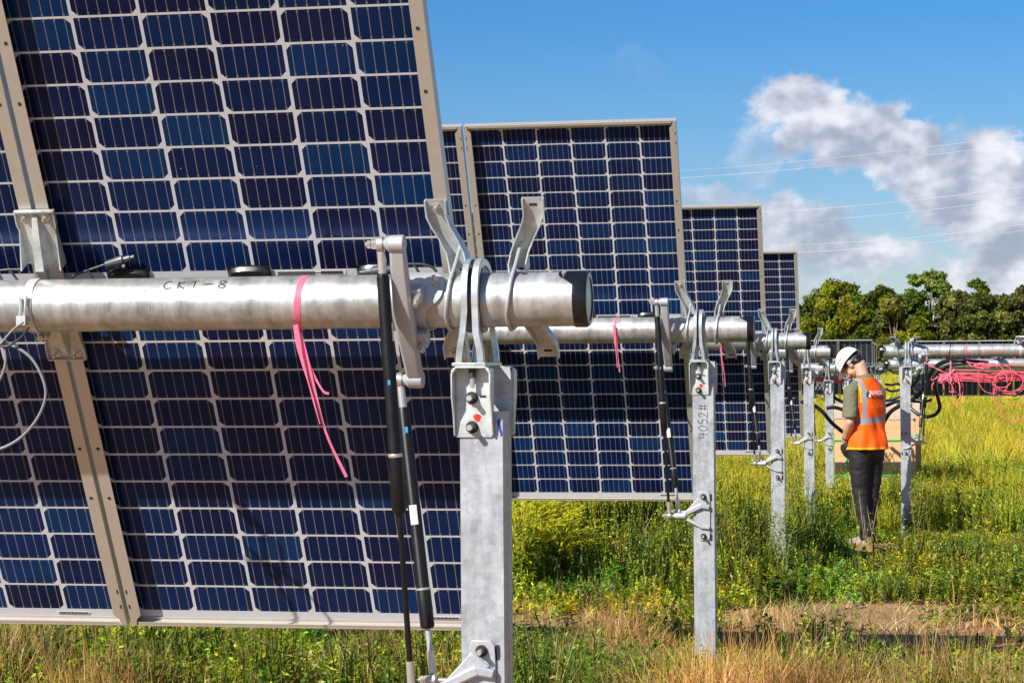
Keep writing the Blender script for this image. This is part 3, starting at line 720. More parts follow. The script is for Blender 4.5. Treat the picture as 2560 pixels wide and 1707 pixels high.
def veg_mat(name, trans=.42, rough=.55):
    m_, T, p = mat(name); a = T.node('ShaderNodeAttribute'); a.attribute_name = 'Col'
    setp(T, p, a.outputs['Color'], rough, 0, .25); out = [n for n in T.n if n.type == 'OUTPUT_MATERIAL'][0]
    tr = T.node('ShaderNodeBsdfTranslucent'); T.l.new(T.mix(1.0, a.outputs['Color'], (1.25, 1.2, .6), 'MULTIPLY'), tr.inputs[0])
    mx = T.node('ShaderNodeMixShader'); mx.inputs[0].default_value = trans
    T.l.new(p.outputs[0], mx.inputs[1]); T.l.new(tr.outputs[0], mx.inputs[2]); T.l.new(mx.outputs[0], out.inputs[0]); return m_
VM = veg_mat('leaf_and_grass'); VD = veg_mat('dry_grass', .15, .7)
def npmesh(name, V, F, C, mt, parent=None):
    """V (n,3), F (m,k) equal sized faces, C (n,3) vertex colours"""
    me = bpy.data.meshes.new(name); n, (m, k) = len(V), F.shape
    me.vertices.add(n); me.vertices.foreach_set('co', V.astype(np.float32).ravel())
    me.loops.add(m*k); me.loops.foreach_set('vertex_index', F.astype(np.int32).ravel())
    me.polygons.add(m); me.polygons.foreach_set('loop_start', (np.arange(m)*k).astype(np.int32)); 
    me.update(calc_edges=True)
    at_ = me.color_attributes.new('Col', 'FLOAT_COLOR', 'POINT'); at_.data.foreach_set('color', np.concatenate([C, np.ones((n, 1))], 1).astype(np.float32).ravel())
    me.materials.append(mt); o = bpy.data.objects.new(name, me); COL.objects.link(o); o.parent = parent; return o
def ghv(x, y):
    ys_ = (-60, 4, 9, 15, 21, 26, 40, 60, 110, 600); zs_ = (-.06, -.08, -.10, -.2, -.38, -.45, -.55, -.62, -.58, -.5)
    return np.interp(y, ys_, zs_)
def blades(P, h, w, az_, lean, C, tipC=None, droop=.5):
    """grass blades as 2-quad strips; returns V,F,C"""
    n = len(P); d = np.stack([np.cos(az_), np.sin(az_), 0*az_], 1); s = np.stack([-np.sin(az_), np.cos(az_), 0*az_], 1)
    ro = RNG.uniform(0, 2*np.pi, n); s = np.stack([np.cos(ro), np.sin(ro), 0*ro], 1)
    up = np.array([0, 0, 1.])
    L = lean[:, None]; H = h[:, None]; W_ = w[:, None]
    p1 = P+up*H*.55*(1-.3*L**2)+d*H*L*.28; p2 = P+up*H*(1-.5*L**2*droop*1.2)+d*H*L*.85
    V = np.stack([P-s*W_*.5, P+s*W_*.5, p1-s*W_*.42, p1+s*W_*.42, p2-s*W_*.06, p2+s*W_*.06], 1).reshape(-1, 3)
    b = np.arange(n)[:, None]*6
    F = np.concatenate([b+np.array([[0, 1, 3, 2]]), b+np.array([[2, 3, 5, 4]])], 0)
    tc = C if tipC is None else tipC
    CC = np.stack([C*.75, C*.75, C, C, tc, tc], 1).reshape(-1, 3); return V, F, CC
def leafs(P, D, N, L, W_, C):
    """folded leaves at P pointing along D with normal about N"""
    D = D/np.linalg.norm(D, axis=1, keepdims=True); S_ = np.cross(D, N); S_ /= np.linalg.norm(S_, axis=1, keepdims=True)+1e-9; N2 = np.cross(S_, D)
    L = L[:, None]; W_ = W_[:, None]
    V = np.stack([P, P+D*L*.45+S_*W_*.5+N2*W_*.16, P+D*L-N2*L*.12, P+D*L*.45-S_*W_*.5+N2*W_*.16], 1).reshape(-1, 3)
    b = np.arange(len(P))[:, None]*4; F = np.concatenate([b+np.array([[0, 1, 2]]), b+np.array([[0, 2, 3]])], 0)
    CC = np.repeat(C, 4, 0); return V, F, CC
def cat_(parts):
    Vs, Fs, Cs, o = [], [], [], 0
    for V, F, C in parts: Vs.append(V); Fs.append(F+o); Cs.append(C); o += len(V)
    return np.concatenate(Vs), np.concatenate(Fs), np.concatenate(Cs)
def snz(x, y, sc, seed=0):
    return np.array([noise.noise(Vector((a*sc, b*sc, seed))) for a, b in zip(x, y)])
def spots(n, y0, y1, xl=None, marg=1.0):
    """random ground points within reach of the view between two depths"""
    t = RNG.uniform(0, 1, n); y = y0+(y1-y0)*t; dep = y-CY
    x0 = CX+dep*math.tan(YAW-.245)-marg; x1 = CX+dep*math.tan(YAW+.245)+marg
    if xl is not None: x0 = np.maximum(x0, xl)
    # rows are wider with depth: keep density even by thinning
    keep = RNG.uniform(0, 1, n) < (x1-x0)/(x1-x0).max()
    x = x0+(x1-x0)*RNG.uniform(0, 1, n); return x[keep], y[keep]
def pal(cols, n, jit=.15):
    cols = np.array(cols); c = cols[RNG.integers(0, len(cols), n)]; return np.clip(1.14*c*(1+RNG.normal(0, jit, (n, 1)))*(1+RNG.normal(0, jit*.35, (n, 3))), .005, .9)
def patchy(C, x, y, amt=.35, sc=.9):
    """patches of a field differ in colour: greener here, browner there"""
    n_ = snz(x, y, sc, 61)[:, None]*2; m_ = snz(x, y, sc*2.7, 62)[:, None]*2
    return np.clip(C*(1+amt*m_)*(1+amt*n_*np.array([[.9, .15, -.2]])), .004, .9)
def dirt(x, y):
    """1 where bare soil shows: a track between rows two and three, trodden ground by the worker"""
    nz = snz(x, y, .9, 3)*.8+snz(x, y, 3.1, 4)*.5
    a = np.exp(-((y-(8.15+.10*x))/1.15)**4)*(x > -8); b = np.exp(-((y-13.8)/.95)**4)*np.clip((x-.1)/.8, 0, 1)
    e = np.exp(-(((x-.66)/.42)**2+((y-14.5)/.75)**2)**2)
    return np.clip(np.maximum(np.maximum(a*(1.0+.35*np.clip(x/1.5, 0, 1)), b*1.35)+nz*.6-.05, e*1.1), 0, 1)
GREEN = [(.25, .31, .018), (.33, .37, .022), (.17, .25, .015), (.40, .41, .03), (.08, .15, .01), (.36, .38, .03)]
DGREEN = [(.07, .15, .012), (.13, .24, .016), (.045, .10, .01), (.20, .32, .02)]
YEL = [(.55, .47, .03), (.46, .43, .025), (.60, .48, .05), (.33, .37, .02), (.58, .40, .07)]
DRY = [(.40, .24, .085), (.32, .175, .055), (.52, .36, .16), (.22, .115, .04), (.40, .30, .10)]
def Z(x, y): return ghv(x, y)+.0
def grassfield(name, label, n, y0, y1, h0, h1, w0, w1, cols, mt, dens=None, tip=None, xl=None, marg=1.0, lean=.55, patch=None, hf=None):
    x, y = spots(n, y0, y1, xl, marg)
    k = np.ones(len(x)); 
    if dens is not None: k = dens(x, y)
    m = RNG.uniform(0, 1, len(x)) < k; x, y = x[m], y[m]; n = len(x)
    if patch: hh = 1+patch*snz(x, y, 1.1, 9)
    else: hh = 1
    if hf is not None: hh = hh*hf(x, y)
    P = np.stack([x, y, Z(x, y)-.02], 1); h = RNG.uniform(h0, h1, n)*hh; w_ = RNG.uniform(w0, w1, n)
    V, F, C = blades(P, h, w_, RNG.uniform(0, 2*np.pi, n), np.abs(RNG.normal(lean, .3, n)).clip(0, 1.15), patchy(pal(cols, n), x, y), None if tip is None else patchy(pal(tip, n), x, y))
    o = npmesh(name, V, F, C, mt); return tag(o, label, 'grass', None, 'stuff')
def plants(name, label, n, y0, y1, hr, lr, cols, dens=None, nl=14, xl=None, marg=.8, broad=.55, stemc=(.16, .20, .05), flat=.5, cat='weeds', hf=None):
    x, y = spots(n, y0, y1, xl, marg)
    if dens is not None: m = RNG.uniform(0, 1, len(x)) < dens(x, y); x, y = x[m], y[m]
    n = len(x); P = np.stack([x, y, Z(x, y)], 1); h = RNG.uniform(*hr, n)*(1 if hf is None else hf(x, y)); a = RNG.uniform(0, 2*np.pi, n); ln = RNG.uniform(0, .35, n)
    T_ = P+np.stack([np.cos(a)*ln*h, np.sin(a)*ln*h, h], 1)
    pc = patchy(pal(cols, n, .22), x, y)
    st = leafs(P, T_-P, np.tile([0, 1., 0], (n, 1))+RNG.normal(0, .3, (n, 3)), h*1.02, np.full(n, .006), np.tile(stemc, (n, 1)))
    ii = np.repeat(np.arange(n), nl); m = len(ii); t = RNG.uniform(.12, 1.03, m)
    q = P[ii]*(1-t[:, None])+T_[ii]*t[:, None]; b = RNG.uniform(0, 2*np.pi, m)
    el_ = RNG.normal(.35, flat, m); D = np.stack([np.cos(b)*np.cos(el_), np.sin(b)*np.cos(el_), np.sin(el_)], 1)
    L = RNG.uniform(*lr, m)*(1.15-.55*t); Nn = np.stack([-D[:, 0]*.5, -D[:, 1]*.5, np.ones(m)], 1)+RNG.normal(0, .35, (m, 3))
    C = np.clip(pc[ii]*RNG.uniform(.7, 1.3, (m, 1)), 0, .9)
    o = npmesh(name, *cat_([st, leafs(q, D, Nn, L, L*broad, C)]), VM); return tag(o, label, cat, None, 'stuff')
nd = lambda x, y: 1-dirt(x, y)
# strip in front: dry fine grass with green weeds
def dry_dens(x, y): return np.clip(.55+1.2*snz(x, y, .9, 21)+.35*np.clip((x-.2)/1.5, -1, 1), .10, 1)*nd(x, y)
def front_h(x, y): return np.clip((6.9+2.2*snz(x, y*.5, 1.1, 17)-y)*.155, .05, .30)*np.clip(1+1.4*snz(x, y, 2.3, 18), .45, 1.5)
def lush_dens(x, y): return np.clip(.60-1.4*snz(x, y, .9, 21)-.25*np.clip((x-.2)/1.5, -1, 1), .05, 1)*nd(x, y)
grassfield('dry_grass', 'dry brown fine grass in the front strip', 130000, 4.0, 7.0, .5, 1.0, .0022, .005, DRY, VD, dry_dens, lean=.45, patch=.6, hf=front_h)
grassfield('grass', 'short green grass in the front strip', 50000, 4.0, 7.1, .4, .85, .003, .008, GREEN, VM, lush_dens, lean=.7, patch=.5, hf=front_h)
plants('weeds', 'leafy green weeds low in the front strip', 11000, 4.0, 6.9, (.4, .95), (.020, .058), GREEN+DGREEN[:3]+[(.30, .30, .10)], lush_dens, 17, broad=.48, hf=front_h)
plants('broad_weeds', 'broad leaved weeds scattered near the front', 230, 4.2, 6.6, (.05, .15), (.07, .14), DGREEN+[(.22, .34, .02), (.30, .38, .05)], lambda x, y: np.clip(lush_dens(x, y)*1.6, 0, 1), 13, broad=.42, flat=.35)
# tufts at the foot of the second row post
m__ = 3600; px_ = RNG.normal(.10, .20, m__); py_ = RNG.normal(4.93, .13, m__)
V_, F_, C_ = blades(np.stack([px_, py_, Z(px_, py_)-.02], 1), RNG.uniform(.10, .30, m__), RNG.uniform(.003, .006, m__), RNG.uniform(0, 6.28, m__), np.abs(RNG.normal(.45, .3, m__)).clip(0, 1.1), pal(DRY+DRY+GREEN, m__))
tag(npmesh('grass_tuft', V_, F_, C_, VD), 'thick tuft of brown and green grass round the foot of the 4052# post', 'grass', None, 'stuff')
# dead litter on the track
grassfield('straw', 'dead straw lying on the dirt track', 15000, 6.8, 9.8, .04, .15, .003, .007, DRY+[(.46, .42, .18), (.52, .46, .24)], VD, lambda x, y: .8+0*x, lean=1.0)
plants('track_weeds', 'sparse small weeds on the dirt track', 5200, 6.5, 9.8, (.03, .17), (.020, .055), GREEN+DGREEN[:2]+[(.38, .40, .14)], lambda x, y: np.clip(.06+2.4*snz(x, y, 1.5, 15), .02, 1), 15)
grassfield('track_tufts', 'dry tufts breaking up the dirt track', 15000, 6.3, 9.4, .05, .20, .0022, .005, DRY, VD, lambda x, y: np.clip(-.05+2.6*snz(x, y, 1.3, 19), 0, 1), lean=.5)
# middle growth up to the worker
def mid_h(x, y):
    r_ = np.clip((x-.36)/.3, 0, 1); lim = (1-r_)*np.clip((15.4-y)*.5, .35, 1)+r_*np.clip((14.0-y)*.24, .16, 1)
    return np.clip(.22+(y-8.6)*.34, .22, 1)*np.clip(.85+1.2*snz(x, y, .95, 71)+.6*snz(x, y, 2.6, 72), .3, 1.6)*lim
def mid_dens(x, y): return nd(x, y)*np.clip(1.0+.5*snz(x, y, .7, 31), .2, 1)
plants('leafy_undergrowth', 'dense leafy green weeds between the second and fourth rows', 28000, 7.9, 13.6, (.14, .52), (.016, .048), GREEN+DGREEN[:3]+[(.44, .46, .03), (.34, .36, .12)], mid_dens, 27, xl=-3.5, broad=.46, flat=.75, cat='undergrowth', hf=mid_h)
plants('broad_leaf_undergrowth', 'clumps of broad darker leaves low among the undergrowth', 1500, 9.0, 12.6, (.06, .22), (.06, .11), DGREEN+[(.28, .40, .03), (.20, .30, .08)], lambda x, y: np.clip(.4+1.6*snz(x, y, 1.3, 81), 0, 1), 12, xl=-3.5, broad=.44, flat=.4)
plants('wildflowers', 'small yellow flowers dotted through the green growth', 420, 9.2, 26, (.2, .45), (.015, .028), [(.80, .55, .02), (.75, .42, .02)], None, 4, xl=-2, broad=.8, flat=.9, cat='flowers')
grassfield('green_grass', 'long green grass among the leafy weeds', 24000, 8.0, 14.2, .14, .50, .0025, .006, GREEN+YEL+DRY[:2], VM, lambda x, y: mid_dens(x, y)*np.clip(.5+1.5*snz(x, y, 1.1, 91), .1, 1), xl=-3.5, hf=mid_h, lean=.7)
grassfield('straw_grass', 'straw coloured dry stems among the weeds', 44000, 7.8, 14.2, .16, .52, .003, .006, DRY, VD, lambda x, y: nd(x, y)*np.clip(.22+1.7*snz(x, y, .8, 41), .04, 1), xl=-3.5, lean=.55, hf=mid_h)
plants('trodden_weeds', 'sparse low weeds on trodden soil near the worker', 2600, 13.0, 16.2, (.03, .10), (.03, .06), GREEN+[(.36, .34, .10)], lambda x, y: np.clip(1.02-.97*dirt(x, y), 0, 1), 10, xl=0)
# beyond the worker: tall yellowing grass
def far_dens(x, y): return np.clip(.85+.5*snz(x, y, .5, 51), .3, 1)*(1-np.exp(-(((x-.6)/.35)**2+((y-15.6)/.6)**2)**2))
grassfield('tall_grass', 'tall yellow green grass beyond the worker', 110000, 15.9, 30, .22, .50, .007, .014, GREEN+YEL, VM, far_dens, YEL, xl=-4, patch=.5)
plants('yellow_weeds', 'yellow green leafy weeds beyond the worker', 15000, 15.6, 30, (.15, .48), (.03, .075), GREEN+[(.34, .35, .03)], far_dens, 11, xl=-4, cat='weeds')
plants('green_clumps', 'dark green leafy clumps in the yellow grass beyond the worker', 5200, 15.6, 27, (.25, .62), (.03, .08), DGREEN+GREEN[2:3], lambda x, y: np.clip(-.12+2.6*snz(x, y, .55, 111), 0, 1), 18, xl=-4)
grassfield('meadow', 'yellow meadow grass stretching to the far panels', 120000, 29, 76, .30, .65, .016, .034, GREEN+DGREEN[:2]+YEL+YEL+DRY[:2], VM, far_dens, YEL, xl=-3, patch=.5)
grassfield('far_meadow', 'pale meadow grass at the foot of the trees', 60000, 74, 200, .35, .75, .05, .10, GREEN[1:4]+YEL+YEL, VM, None, YEL, xl=-6)

# ---- single plants one can point to
def tall_weed(x, y, h, n, spread, lr, cols, name, label, cat='plant', stemr=.004, tipc=None, broad=.35, nl=46, bend=.25, up=.5, group=None):
    z = float(ghv(x, y)); root = empty(name, (x, y, z-.02), 0, label, cat, group); st = MB(); PP, DD, CC, LL = [], [], [], []
    for i in range(n):
        a = random.uniform(0, 2*math.pi); hh = h*random.uniform(.6, 1); ln = random.uniform(.1, 1)*spread
        pts = curve([(0, 0, 0), (math.cos(a)*ln*.25, math.sin(a)*ln*.25, hh*.4), (math.cos(a)*ln*.6, math.sin(a)*ln*.6, hh*.78), (math.cos(a)*ln+bend*.3*hh*random.uniform(-.5, 1), math.sin(a)*ln, hh)], 4)
        st.tube(pts, [stemr*(1-.75*k/(len(pts)-1)) for k in range(len(pts))], 4)
        for k in range(nl):
            t = random.uniform(.18, 1); f_ = t*(len(pts)-1); j = min(int(f_), len(pts)-2); q = pts[j].lerp(pts[j+1], f_-j)
            b = random.uniform(0, 2*math.pi); e = random.gauss(up, .4)
            PP.append(q[:]); DD.append((math.cos(b)*math.cos(e), math.sin(b)*math.cos(e), math.sin(e))); LL.append(random.uniform(*lr)*(1.2-.6*t)); c0 = random.choice(cols if (tipc is None or t < .62) else tipc); CC.append(c0)
    st.build('stem', simple('stem_'+name, (.20, .20, .06), .7), root, 30)
    PP, DD, LL, CC = np.array(PP), np.array(DD), np.array(LL), np.array(CC)*RNG.uniform(.75, 1.25, (len(PP), 1))
    V, F, C = leafs(PP, DD, RNG.normal(0, .5, DD.shape)+[0, 0, 1], LL, LL*broad, C=CC); npmesh('leaves', V, F, C, VM, root); return root
def gpt(px, py_, Y): q = at(px, py_, Y); return q.x, Y
GB = [(1235, 9.6, .62), (1300, 9.3, .70), (1375, 9.8, .60)]
for i, (px, Y, h) in enumerate(GB):
    x, y = gpt(px, 1300, Y); z = float(ghv(x, y))
    root = empty('goldenrod_bush', (x, y, z-.02), 0, ['arching yellow goldenrod bush just right of the big post', 'middle yellow goldenrod bush with the tallest plumes', 'yellow goldenrod bush farthest from the big post'][i], 'bush', 'goldenrod bushes under the second row panel')
    st = MB(); PP, DD, LL, CC = [], [], [], []
    for j in range(75):
        a = random.uniform(-.6, 2.4) if random.random() < .75 else random.uniform(0, 6.28); ln = random.uniform(.15, .42); hh = h*random.uniform(.62, 1.05)
        pts = curve([(random.uniform(-.1, .1), random.uniform(-.1, .1), 0), (math.cos(a)*ln*.15, math.sin(a)*ln*.15, hh*.5), (math.cos(a)*ln*.5, math.sin(a)*ln*.4, hh*.9), (math.cos(a)*ln*1.15, math.sin(a)*ln*.7, hh*1.0)], 5)
        st.tube(pts, [.003*(1-.7*k/(len(pts)-1)) for k in range(len(pts))], 4)
        for k in range(46):
            t = random.uniform(.1, 1); f_ = t*(len(pts)-1); jj = min(int(f_), len(pts)-2); q = pts[jj].lerp(pts[jj+1], f_-jj); d = (pts[jj+1]-pts[jj]).normalized()
            top = t > .5; b = random.uniform(0, 6.28); v = Vector((math.cos(b), math.sin(b), random.uniform(-.3, .8)))
            v = (d*1.3+v*.5) if top else v
            PP.append(q[:]); DD.append(v[:]); LL.append(random.uniform(.025, .045) if top else random.uniform(.04, .08)); CC.append(random.choice([(.62, .58, .02), (.55, .55, .02), (.70, .62, .03), (.40, .46, .02)] if top else GREEN))
    st.build('stem', simple('stem_goldenrod', (.34, .34, .04), .7), root, 30)
    PP, DD, LL = np.array(PP), np.array(DD), np.array(LL); CC = np.array(CC)*RNG.uniform(.75, 1.2, (len(PP), 1))
    npmesh('plume', *leafs(PP, DD, RNG.normal(0, .5, DD.shape)+[0, 0, 1], LL, LL*.30, CC), VM, root)
for px, Y, h, n, lab in ((1975, 15.3, 1.02, 7, 'tall branching ragweed in front of the fourth row post'), (1925, 10.1, .62, 6, 'feathery weed at the foot of the third row post'), (1955, 9.9, .78, 6, 'tall feathery weed just right of the third row post'),
                      (2290, 15.2, .72, 6, 'yellow topped weed climbing the post behind the worker'), (2020, 14.9, .80, 5, 'seeding weed between the fourth and fifth row posts'), (1905, 15.0, .60, 6, 'weed under the damper mount of the third row post')):
    x, y = gpt(px, 1250, Y); tall_weed(x, y, h, n, .16, (.018, .045), [(.22, .28, .06), (.30, .34, .08), (.16, .24, .04)], 'tall_weed', lab, tipc=[(.36, .36, .14), (.30, .33, .10)], nl=60, group='tall weeds growing round the posts')
for px, Y, lab in ((1440, 5.5, 'bright green thistle rosette at the bottom middle'), (2450, 5.6, 'dark green leafy weed at the bottom right corner'), (1130, 5.9, 'leafy weed behind the foreground dampers'), (560, 5.7, 'lobed leafy weed in front of the first panel seam')):
    x, y = gpt(px, 1600, Y); tall_weed(x, y, .20, 7, .20, (.06, .13), [(.16, .30, .02), (.26, .40, .03), (.10, .22, .015)], 'leafy_weed', lab, broad=.36, nl=16, up=.35, group='single leafy weeds in the front strip')
x, y = gpt(2168, 1330, 14.55); z = float(ghv(x, y)); root = empty('grass_stalks', (x, y, z), 0, 'tall dead grass stalks in front of the worker\'s ankles', 'dry grass')
for dx0, dx1, h in ((-.05, -.16, .62), (-.02, -.07, .50), (.02, .10, .42), (-.01, -.03, .30), (.06, .0, .36)):
    q = MB(); pts = curve([(dx0, 0, 0), ((dx0+dx1)/2*1.0, .01, h*.5), (dx1, .0, h)], 6); q.tube(pts, [.0016]*(len(pts)-7)+[.0032]*5+[.0014]*2 if len(pts) > 8 else .003, 5); q.build('stalk', simple('dead_stalk', (.30, .22, .15), .8), root, 30)

# ------------------------------------------------------------------ trees
BARK = simple('bark', (.20, .15, .11), .9, 0, .3, 3)
def tree(px, top, hw, cols, label, Y=255, nclump=36, nleaf=560, gap=0, base=893, ls=.40, lowf=.32):
    b = at(px, base, Y); tp = at(px, top, Y).z; zb = -.5; H = tp-zb; Rw = hw*1.36/FPX*(Y-CY)
    root = empty('tree', (b.x, Y, zb), 0, label, 'tree', 'trees along the far edge of the field'); tr = MB()
    tr.tube(curve([(0, 0, 0), (random.uniform(-.2, .2), 0, H*.25), (random.uniform(-.4, .4), .2, H*.5), (random.uniform(-.6, .6), 0, H*.8)], 5), [H*.028*(1-.8*i/15) for i in range(16)], 7)
    cl = []
    for i in range(nclump):
        u = (i+.5)/nclump; v = random.random(); a = random.uniform(0, 2*math.pi); zz = lowf+(1-lowf)*(u**.8)
        env = math.sin(math.pi*min(1, max(.05, (zz-lowf)/(1.02-lowf)*.86+.16)))**.6
        r_ = env*Rw*math.sqrt(random.uniform(.15, 1)); s = Rw*random.uniform(.22, .40)*(1-.25*zz)
        cl.append((Vector((math.cos(a)*r_*.86, math.sin(a)*r_*.86, min(zz*H, H-s*.55))), s))
    for q, s in cl[::2]:
        tr.tube(curve([(0, 0, H*random.uniform(.15, .35)), (q.x*.4, q.y*.4, q.z*.62), q], 4), [H*.012*(1-.75*i/8) for i in range(9)], 5)
    tr.build('trunk', BARK, root, 60)
    PP, DD, NN, CC, LL = [], [], [], [], []
    for q, s in cl:
        m = int(nleaf*(1-gap)); c0 = np.array(random.choice(cols))*random.uniform(.42, .95)
        # twigs: leaves gathered in tufts over the clump
        nt = 26; tv = RNG.normal(0, 1, (nt, 3)); tv /= np.linalg.norm(tv, axis=1, keepdims=True); tv *= (RNG.uniform(.45, 1.08, (nt, 1)))*s; tv[:, 2] *= .72
        k = RNG.integers(0, nt, m); pos = tv[k]+RNG.normal(0, s*.13, (m, 3)); PP.append(pos+np.array(q[:]))
        d = RNG.normal(0, 1, (m, 3)); DD.append(d); NN.append(pos/s*1.2+RNG.normal(0, .6, (m, 3))+[0, 0, .5]); LL.append(RNG.uniform(.6, 1.2, m)*ls)
        CC.append(np.clip(c0*(1+RNG.normal(0, .22, (nt, 1)))[k]*RNG.uniform(.8, 1.2, (m, 1)), .01, .9))
    PP, DD, NN, CC, LL = map(np.concatenate, (PP, DD, NN, CC, LL))
    npmesh('crown', *leafs(PP, DD, NN, LL, LL*.8, CC), VM, root); return root
TS_ = .74
YG = [(.26, .30, .014), (.34, .36, .018), (.15, .21, .012), (.38, .34, .020)]; MG = [(.15, .22, .016), (.22, .28, .02), (.08, .13, .012)]; OL = [(.20, .21, .05), (.27, .26, .07), (.12, .14, .03)]; LG = [(.25, .34, .06), (.33, .40, .08), (.16, .24, .04)]
TREES = [(2085, 708, 82, YG, 'broad yellow green tree at the left end of the treeline', {'nclump': 40}),
 (2210, 722, 52, [(.14, .17, .02), (.20, .21, .03), (.10, .13, .015)], 'olive green tree right of the broad yellow one', {}),
 (2170, 745, 60, MG, 'dark green tree between the yellow and olive ones', {'Y': 262}),
 (2322, 682, 60, LG, 'tallest airy light green tree with sky showing through its crown', {'nclump': 30, 'gap': .25, 'Y': 250, 'lowf': .30}),
 (2270, 742, 48, MG, 'rounded green tree left of the tallest one', {'Y': 246}),
 (2440, 702, 44, MG, 'dark narrow tree with two upright tops', {'gap': .35, 'nclump': 18, 'Y': 258}),
 (2395, 735, 50, MG+OL[:1], 'green tree right of the tallest one', {'Y': 252}),
 (2490, 745, 55, OL, 'grey olive tree with bare twigs at its top', {'Y': 248}),
 (2555, 722, 50, [(.13, .12, .035), (.19, .15, .05), (.08, .09, .02)], 'brownish thin crowned tree at the right edge', {'gap': .4, 'Y': 256}),
 (2630, 730, 60, OL, 'olive tree beyond the right edge of the treeline', {'Y': 252}),
 (1992, 765, 30, [(.05, .09, .012), (.08, .13, .02)], 'dark slim tree beside the fourth row panel', {'Y': 262, 'gap': .3}),
 (1940, 790, 40, MG, 'low dark tree behind the fourth row panel', {'Y': 264}),
 (2300, 800, 24, [(.34, .34, .014), (.26, .30, .012)], 'small bright yellow green tree in the middle of the treeline', {'Y': 238}),
 (2045, 752, 50, YG, 'low yellowish tree under the broad one', {'Y': 244}), (2140, 748, 62, YG+MG, 'low mixed green tree behind the hard hat', {'Y': 242}),
 (2235, 745, 58, YG[:2]+OL, 'low olive bush-like tree above the bracket', {'Y': 240}), (2385, 735, 60, OL, 'low grey green tree with visible pale branches', {'Y': 240}),
 (2465, 742, 62, OL+MG[:1], 'low dull green tree above the pink tape', {'Y': 238}), (2540, 742, 58, OL, 'low olive tree at the right edge above the tube', {'Y': 240})]
for px, top, hw, cols, lab, kw in TREES:
    tree(px, top, hw, cols, lab, lowf=kw.pop('lowf', .12), **kw)

# ------------------------------------------------------------------ power lines
for i, (xa, ya, xb, yb) in enumerate(((1709, 427.5, 2560, 337), (1711, 445, 2560, 358), (1905, 531, 2560, 466), (1905, 560, 2560, 494), (1995, 612, 2560, 561), (1995, 631, 2560, 576))):
    Y = 120; A = at(xa, ya, Y); B = at(xb, yb, Y); d = B-A; q = MB()
    q.tube([A+d*t+Vector((0, 0, .18*(t-.5)**2*4-.18)) for t in [-.9+.1*k for k in range(29)]], .0115, 6)
    o = q.build('power_line', M['pline'], None, 60); tag(o, ['topmost', 'second from the top', 'third from the top', 'fourth from the top', 'fifth from the top', 'lowest'][i]+' of the six thin power lines crossing the sky', 'power line', 'power lines crossing the sky')

# ------------------------------------------------------------------ flagging tape, cables
def tape(pts, wid, twist=0, wob=.0, m_=None, n=8):
    q = m_ or MB(); c = curve(pts, n); L = []
    for i, p_ in enumerate(c):
        d = (c[min(i+1, len(c)-1)]-c[max(i-1, 0)]).normalized(); a = d.cross(Vector((0, -1, 0)))
        if a.length < .1: a = Vector((1, 0, 0))
        a.normalize(); b = d.cross(a); t = i/(len(c)-1); th = twist*t+wob*math.sin(i*.9); w_ = wid(t) if callable(wid) else wid
        v = (a*math.cos(th)+b*math.sin(th))*w_/2; mid = b*w_*.12
        L.append([p_-v, p_+mid, p_+v])
    q.loft(L, False); return q
def band_on(k, x0, x1, parent, wid, ang0=-150, ang1=95):
    X, Y, Z_, d = rows[abs(k)]
    pts = [Vector((x0+(x1-x0)*i/16, Y-(TR+.0015)*math.cos(R(ang1+(ang0-ang1)*i/16)), Z_+(TR+.0015)*math.sin(R(ang1+(ang0-ang1)*i/16)))) for i in range(17)]
    q = MB(); L = [[p_+Vector((-wid/2, 0, 0)), p_+Vector((wid/2, 0, 0))] for p_ in pts]; q.loft(L, False); q.build('band', M['pinktape'], parent, 60)
for k, pxb, w_, tails, lab in (
    (1, ((752, 728)), .015, (((738, 812), (752, 862), (778, 925), (806, 975), (822, 984)), ((738, 812), (758, 872), (788, 985), (818, 1090), (866, 1192)), ((738, 812), (750, 880), (772, 960), (800, 1060))), 'long pink flagging tape tied round the nearest tube'),
    (2, ((1538, 1533)), .012, (((1534, 812), (1540, 850), (1545, 895), (1549, 930)), ((1536, 812), (1537, 850), (1541, 890), (1543, 918))), 'pink flagging tape hanging from the second row tube'),
    (3, ((1803, 1800)), .010, (((1801, 868), (1806, 905), (1811, 935), (1813, 966)), ((1802, 868), (1804, 900), (1806, 930), (1807, 952))), 'pink flagging tape hanging from the third row tube')):
    X, Y, Z_, d = rows[k]; xa = at(pxb[0], 700, Y-.06).x; xb = at(pxb[1], 780, Y-.06).x
    root = empty('flagging_tape', (0, 0, 0), 0, lab, 'ribbon', 'pink flagging tapes tied to the tubes'); band_on(k, xa, xb, root, w_)
    for j, tl in enumerate(tails):
        tape([at(a, b, Y-.066-.006*j) for a, b in tl], lambda t, w_=w_: w_*(.95-.40*t)*(.75+.25*math.sin(t*7)), (.25, -.5, .9)[j % 3], .12).build('tail', M['pinktape'], root, 60)
Y4 = rows[4][1]
root = empty('flagging_tape', (0, 0, 0), 0, 'pink flagging tape on the tube beside the red writing', 'ribbon', 'pink flagging tapes tied to the tubes')
xa = at(2416, 880, Y4-.06).x; band_on(4, xa, xa, root, .016)
tape([at(a, b, Y4-.03) for a, b in ((2416, 903), (2424, 910), (2431, 917))], .012, .5).build('tail', M['pinktape'], root, 60)
root = empty('flagging_tape', (0, 0, 0), 0, 'crumpled pink tape knot where the pink cables start', 'ribbon', 'pink flagging tapes tied to the tubes')
